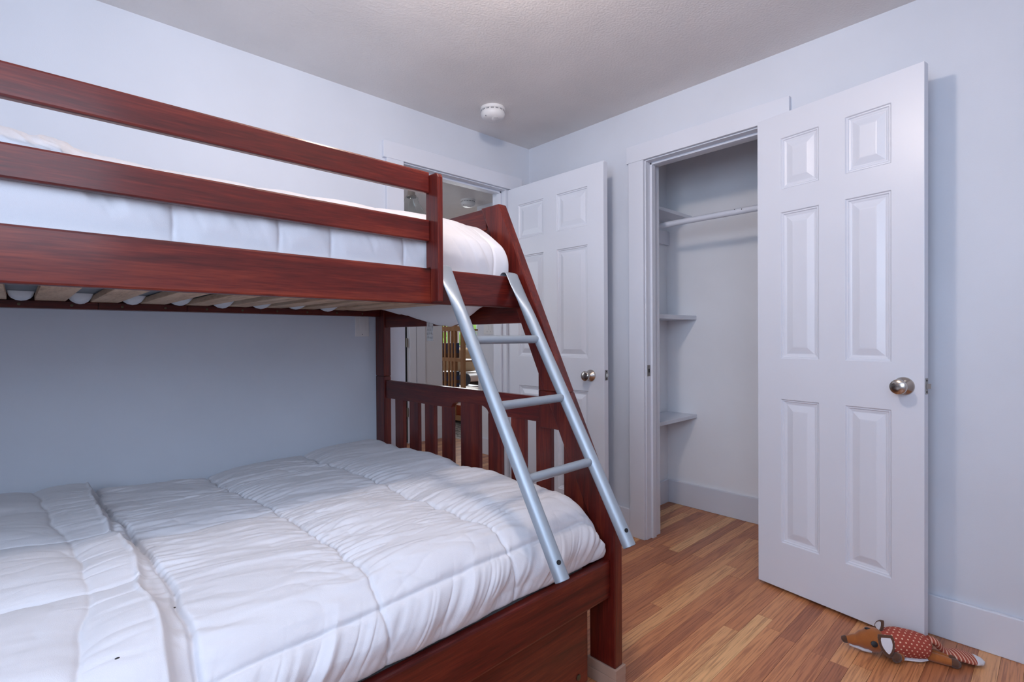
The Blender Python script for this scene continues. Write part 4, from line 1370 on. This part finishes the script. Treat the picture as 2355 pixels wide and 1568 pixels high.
# body under the dotted shirt, then the head with a long tapering muzzle
body = cloth_loft([Lp(2.118, 0.432, 0.043), Lp(2.128, 0.415, 0.046), Lp(2.152, 0.383, 0.047), Lp(2.178, 0.348, 0.044), Lp(2.197, 0.320, 0.040), Lp(2.206, 0.306, 0.034)],
                  [0.026, 0.040, 0.047, 0.047, 0.042, 0.012], [0.030, 0.040, 0.0455, 0.0425, 0.037, 0.012], 'body', 'red_dotted_cloth', fx, 32, -math.pi / 2)
cloth_loft([Lp(2.130, 0.405, 0.0085), Lp(2.152, 0.378, 0.0080), Lp(2.175, 0.345, 0.0080), Lp(2.195, 0.318, 0.0085)], [0.026, 0.036, 0.036, 0.026], [0.006, 0.0075, 0.0075, 0.006], 'belly', 'plush_white', fx)
head = cloth_loft([Lp(2.0745, 0.525, 0.028), Lp(2.079, 0.515, 0.030), Lp(2.088, 0.492, 0.034), Lp(2.097, 0.469, 0.041), Lp(2.106, 0.449, 0.046), Lp(2.115, 0.430, 0.046), Lp(2.121, 0.417, 0.044)],
                  [0.006, 0.012, 0.019, 0.029, 0.038, 0.037, 0.012], [0.006, 0.012, 0.018, 0.029, 0.040, 0.038, 0.012], 'head', 'plush_orange', fx)
cloth_loft([Lp(2.0725, 0.5295, 0.026), Lp(2.074, 0.526, 0.0275), Lp(2.077, 0.519, 0.029), Lp(2.079, 0.514, 0.030)], [0.004, 0.0105, 0.0125, 0.0122], [0.004, 0.0100, 0.0122, 0.0120], 'nose', 'plush_brown', head, 16)
cloth_loft([Lp(2.082, 0.508, 0.014), Lp(2.090, 0.490, 0.013), Lp(2.098, 0.470, 0.012), Lp(2.107, 0.450, 0.011)], [0.005, 0.012, 0.020, 0.018], [0.004, 0.006, 0.009, 0.009], 'chin', 'plush_white', head, 16)
# eyes: flat black felt discs on both sides of the head
for sgn, cx_ in ((1, Lp(2.0705, 0.4315, 0.051)), (-1, Lp(2.104, 0.458, 0.0815))):
    nrm = Vector((-0.84, -0.45, 0.28)) if sgn > 0 else Vector((0.15, 0.25, 0.95))
    MB().lathe([(0.0003, -0.003), (0.0098, -0.003), (0.0098, 0.0012), (0.007, 0.0022), (0.0003, 0.0026)], cx_, nrm, 24).build('eye', 'black', head, 0, True)


def ear(base, tip, normal, wd, label=None):
    b0, t0, n0 = Vector(base), Vector(tip), Vector(normal).normalized()
    ax = (t0 - b0)
    L_ = ax.length
    ax.normalize()
    sd = ax.cross(n0).normalized()
    n0 = sd.cross(ax).normalized()
    prof = [(0.0, 0.85), (0.15, 1.0), (0.4, 1.0), (0.65, 0.80), (0.85, 0.48), (0.97, 0.18), (1.0, 0.02)]
    outl = [b0 + ax * (L_ * t) + sd * (wd * w_) for t, w_ in prof] + [b0 + ax * (L_ * t) - sd * (wd * w_) for t, w_ in prof[::-1]]
    m = MB()
    rs = []
    for k, (off, sc_) in enumerate(((-0.005, 0.86), (-0.0035, 1.0), (0.002, 1.0), (0.004, 0.90))):
        cpt = b0 + ax * (L_ * 0.45)
        rs.append([cpt + (q - cpt) * sc_ + n0 * off for q in outl])
    m.rings(rs)
    o = m.build('ear', 'plush_brown', head, 0, True)
    m = MB()
    cpt = b0 + ax * (L_ * 0.42)
    rs = []
    for off, sc_ in ((0.003, 0.70), (0.0052, 0.68), (0.0056, 0.55)):
        rs.append([cpt + (q - cpt) * sc_ + n0 * off for q in outl])
    m.rings(rs).build('inner_ear', 'plush_white', head, 0, True)


ear(Lp(2.098, 0.408, 0.082), Lp(2.078, 0.391, 0.018), (-0.80, -0.42, 0.35), 0.023)
ear(Lp(2.128, 0.436, 0.078), Lp(2.120, 0.418, 0.118), (-0.6, 0.75, -0.1), 0.016)
# arms, legs, tail
arm = cloth_loft([Lp(2.130, 0.378, 0.026), Lp(2.116, 0.371, 0.019), Lp(2.106, 0.368, 0.017)], [0.010, 0.015, 0.012], [0.010, 0.015, 0.0145], 'arm', 'plush_orange', fx, 18)
cloth_loft([Lp(2.098, 0.387, 0.021), Lp(2.097, 0.380, 0.020), Lp(2.097, 0.371, 0.018), Lp(2.098, 0.363, 0.014)], [0.006, 0.015, 0.016, 0.006], [0.008, 0.0165, 0.0165, 0.006], 'paw', 'plush_brown', arm, 18)
for a, b_, c_, d_ in ((Lp(2.188, 0.325, 0.018), Lp(2.196, 0.300, 0.016), Lp(2.203, 0.266, 0.015), Lp(2.208, 0.245, 0.014)), (Lp(2.213, 0.306, 0.022), Lp(2.223, 0.292, 0.016), Lp(2.230, 0.272, 0.0125), Lp(2.234, 0.256, 0.0120))):
    leg = cloth_loft([a, b_, c_, d_], [0.012, 0.015, 0.014, 0.012], [0.012, 0.0145, 0.0138, 0.0115], 'leg', 'plush_orange', fx, 18)
    dq = (Vector(d_) - Vector(c_)).normalized()
    e0 = Vector(d_)
    cloth_loft([e0 - dq * 0.006, e0 + dq * 0.002, e0 + dq * 0.012, e0 + dq * 0.022], [0.010, 0.0155, 0.0150, 0.005], [0.010, 0.0145, 0.0135, 0.005], 'paw', 'plush_brown', leg, 18)
tail = cloth_loft([(0, 0, 0), (0.020, -0.001, -0.006), (0.042, 0.004, -0.030), (0.066, 0.004, -0.046), (0.092, -0.004, -0.046), (0.118, -0.012, -0.049), (0.132, -0.016, -0.051)],
                  [0.012, 0.018, 0.014, 0.024, 0.033, 0.034, 0.028], [0.012, 0.011, 0.010, 0.012, 0.014, 0.0128, 0.0115], 'tail', 'red_striped_cloth', fx)
tl0 = Vector(Lp(2.206, 0.309, 0.066))
tang = math.atan2(0.199 - 0.309, 2.300 - 2.206)
tail.location = tl0
tail.rotation_euler = (0, 0, tang)
tip = cloth_loft([(0.128, -0.015, -0.051), (0.136, -0.017, -0.0515), (0.148, -0.021, -0.053), (0.158, -0.024, -0.055)], [0.0285, 0.0280, 0.0210, 0.004], [0.0120, 0.0120, 0.0100, 0.004], 'tail_tip', 'plush_white', tail)
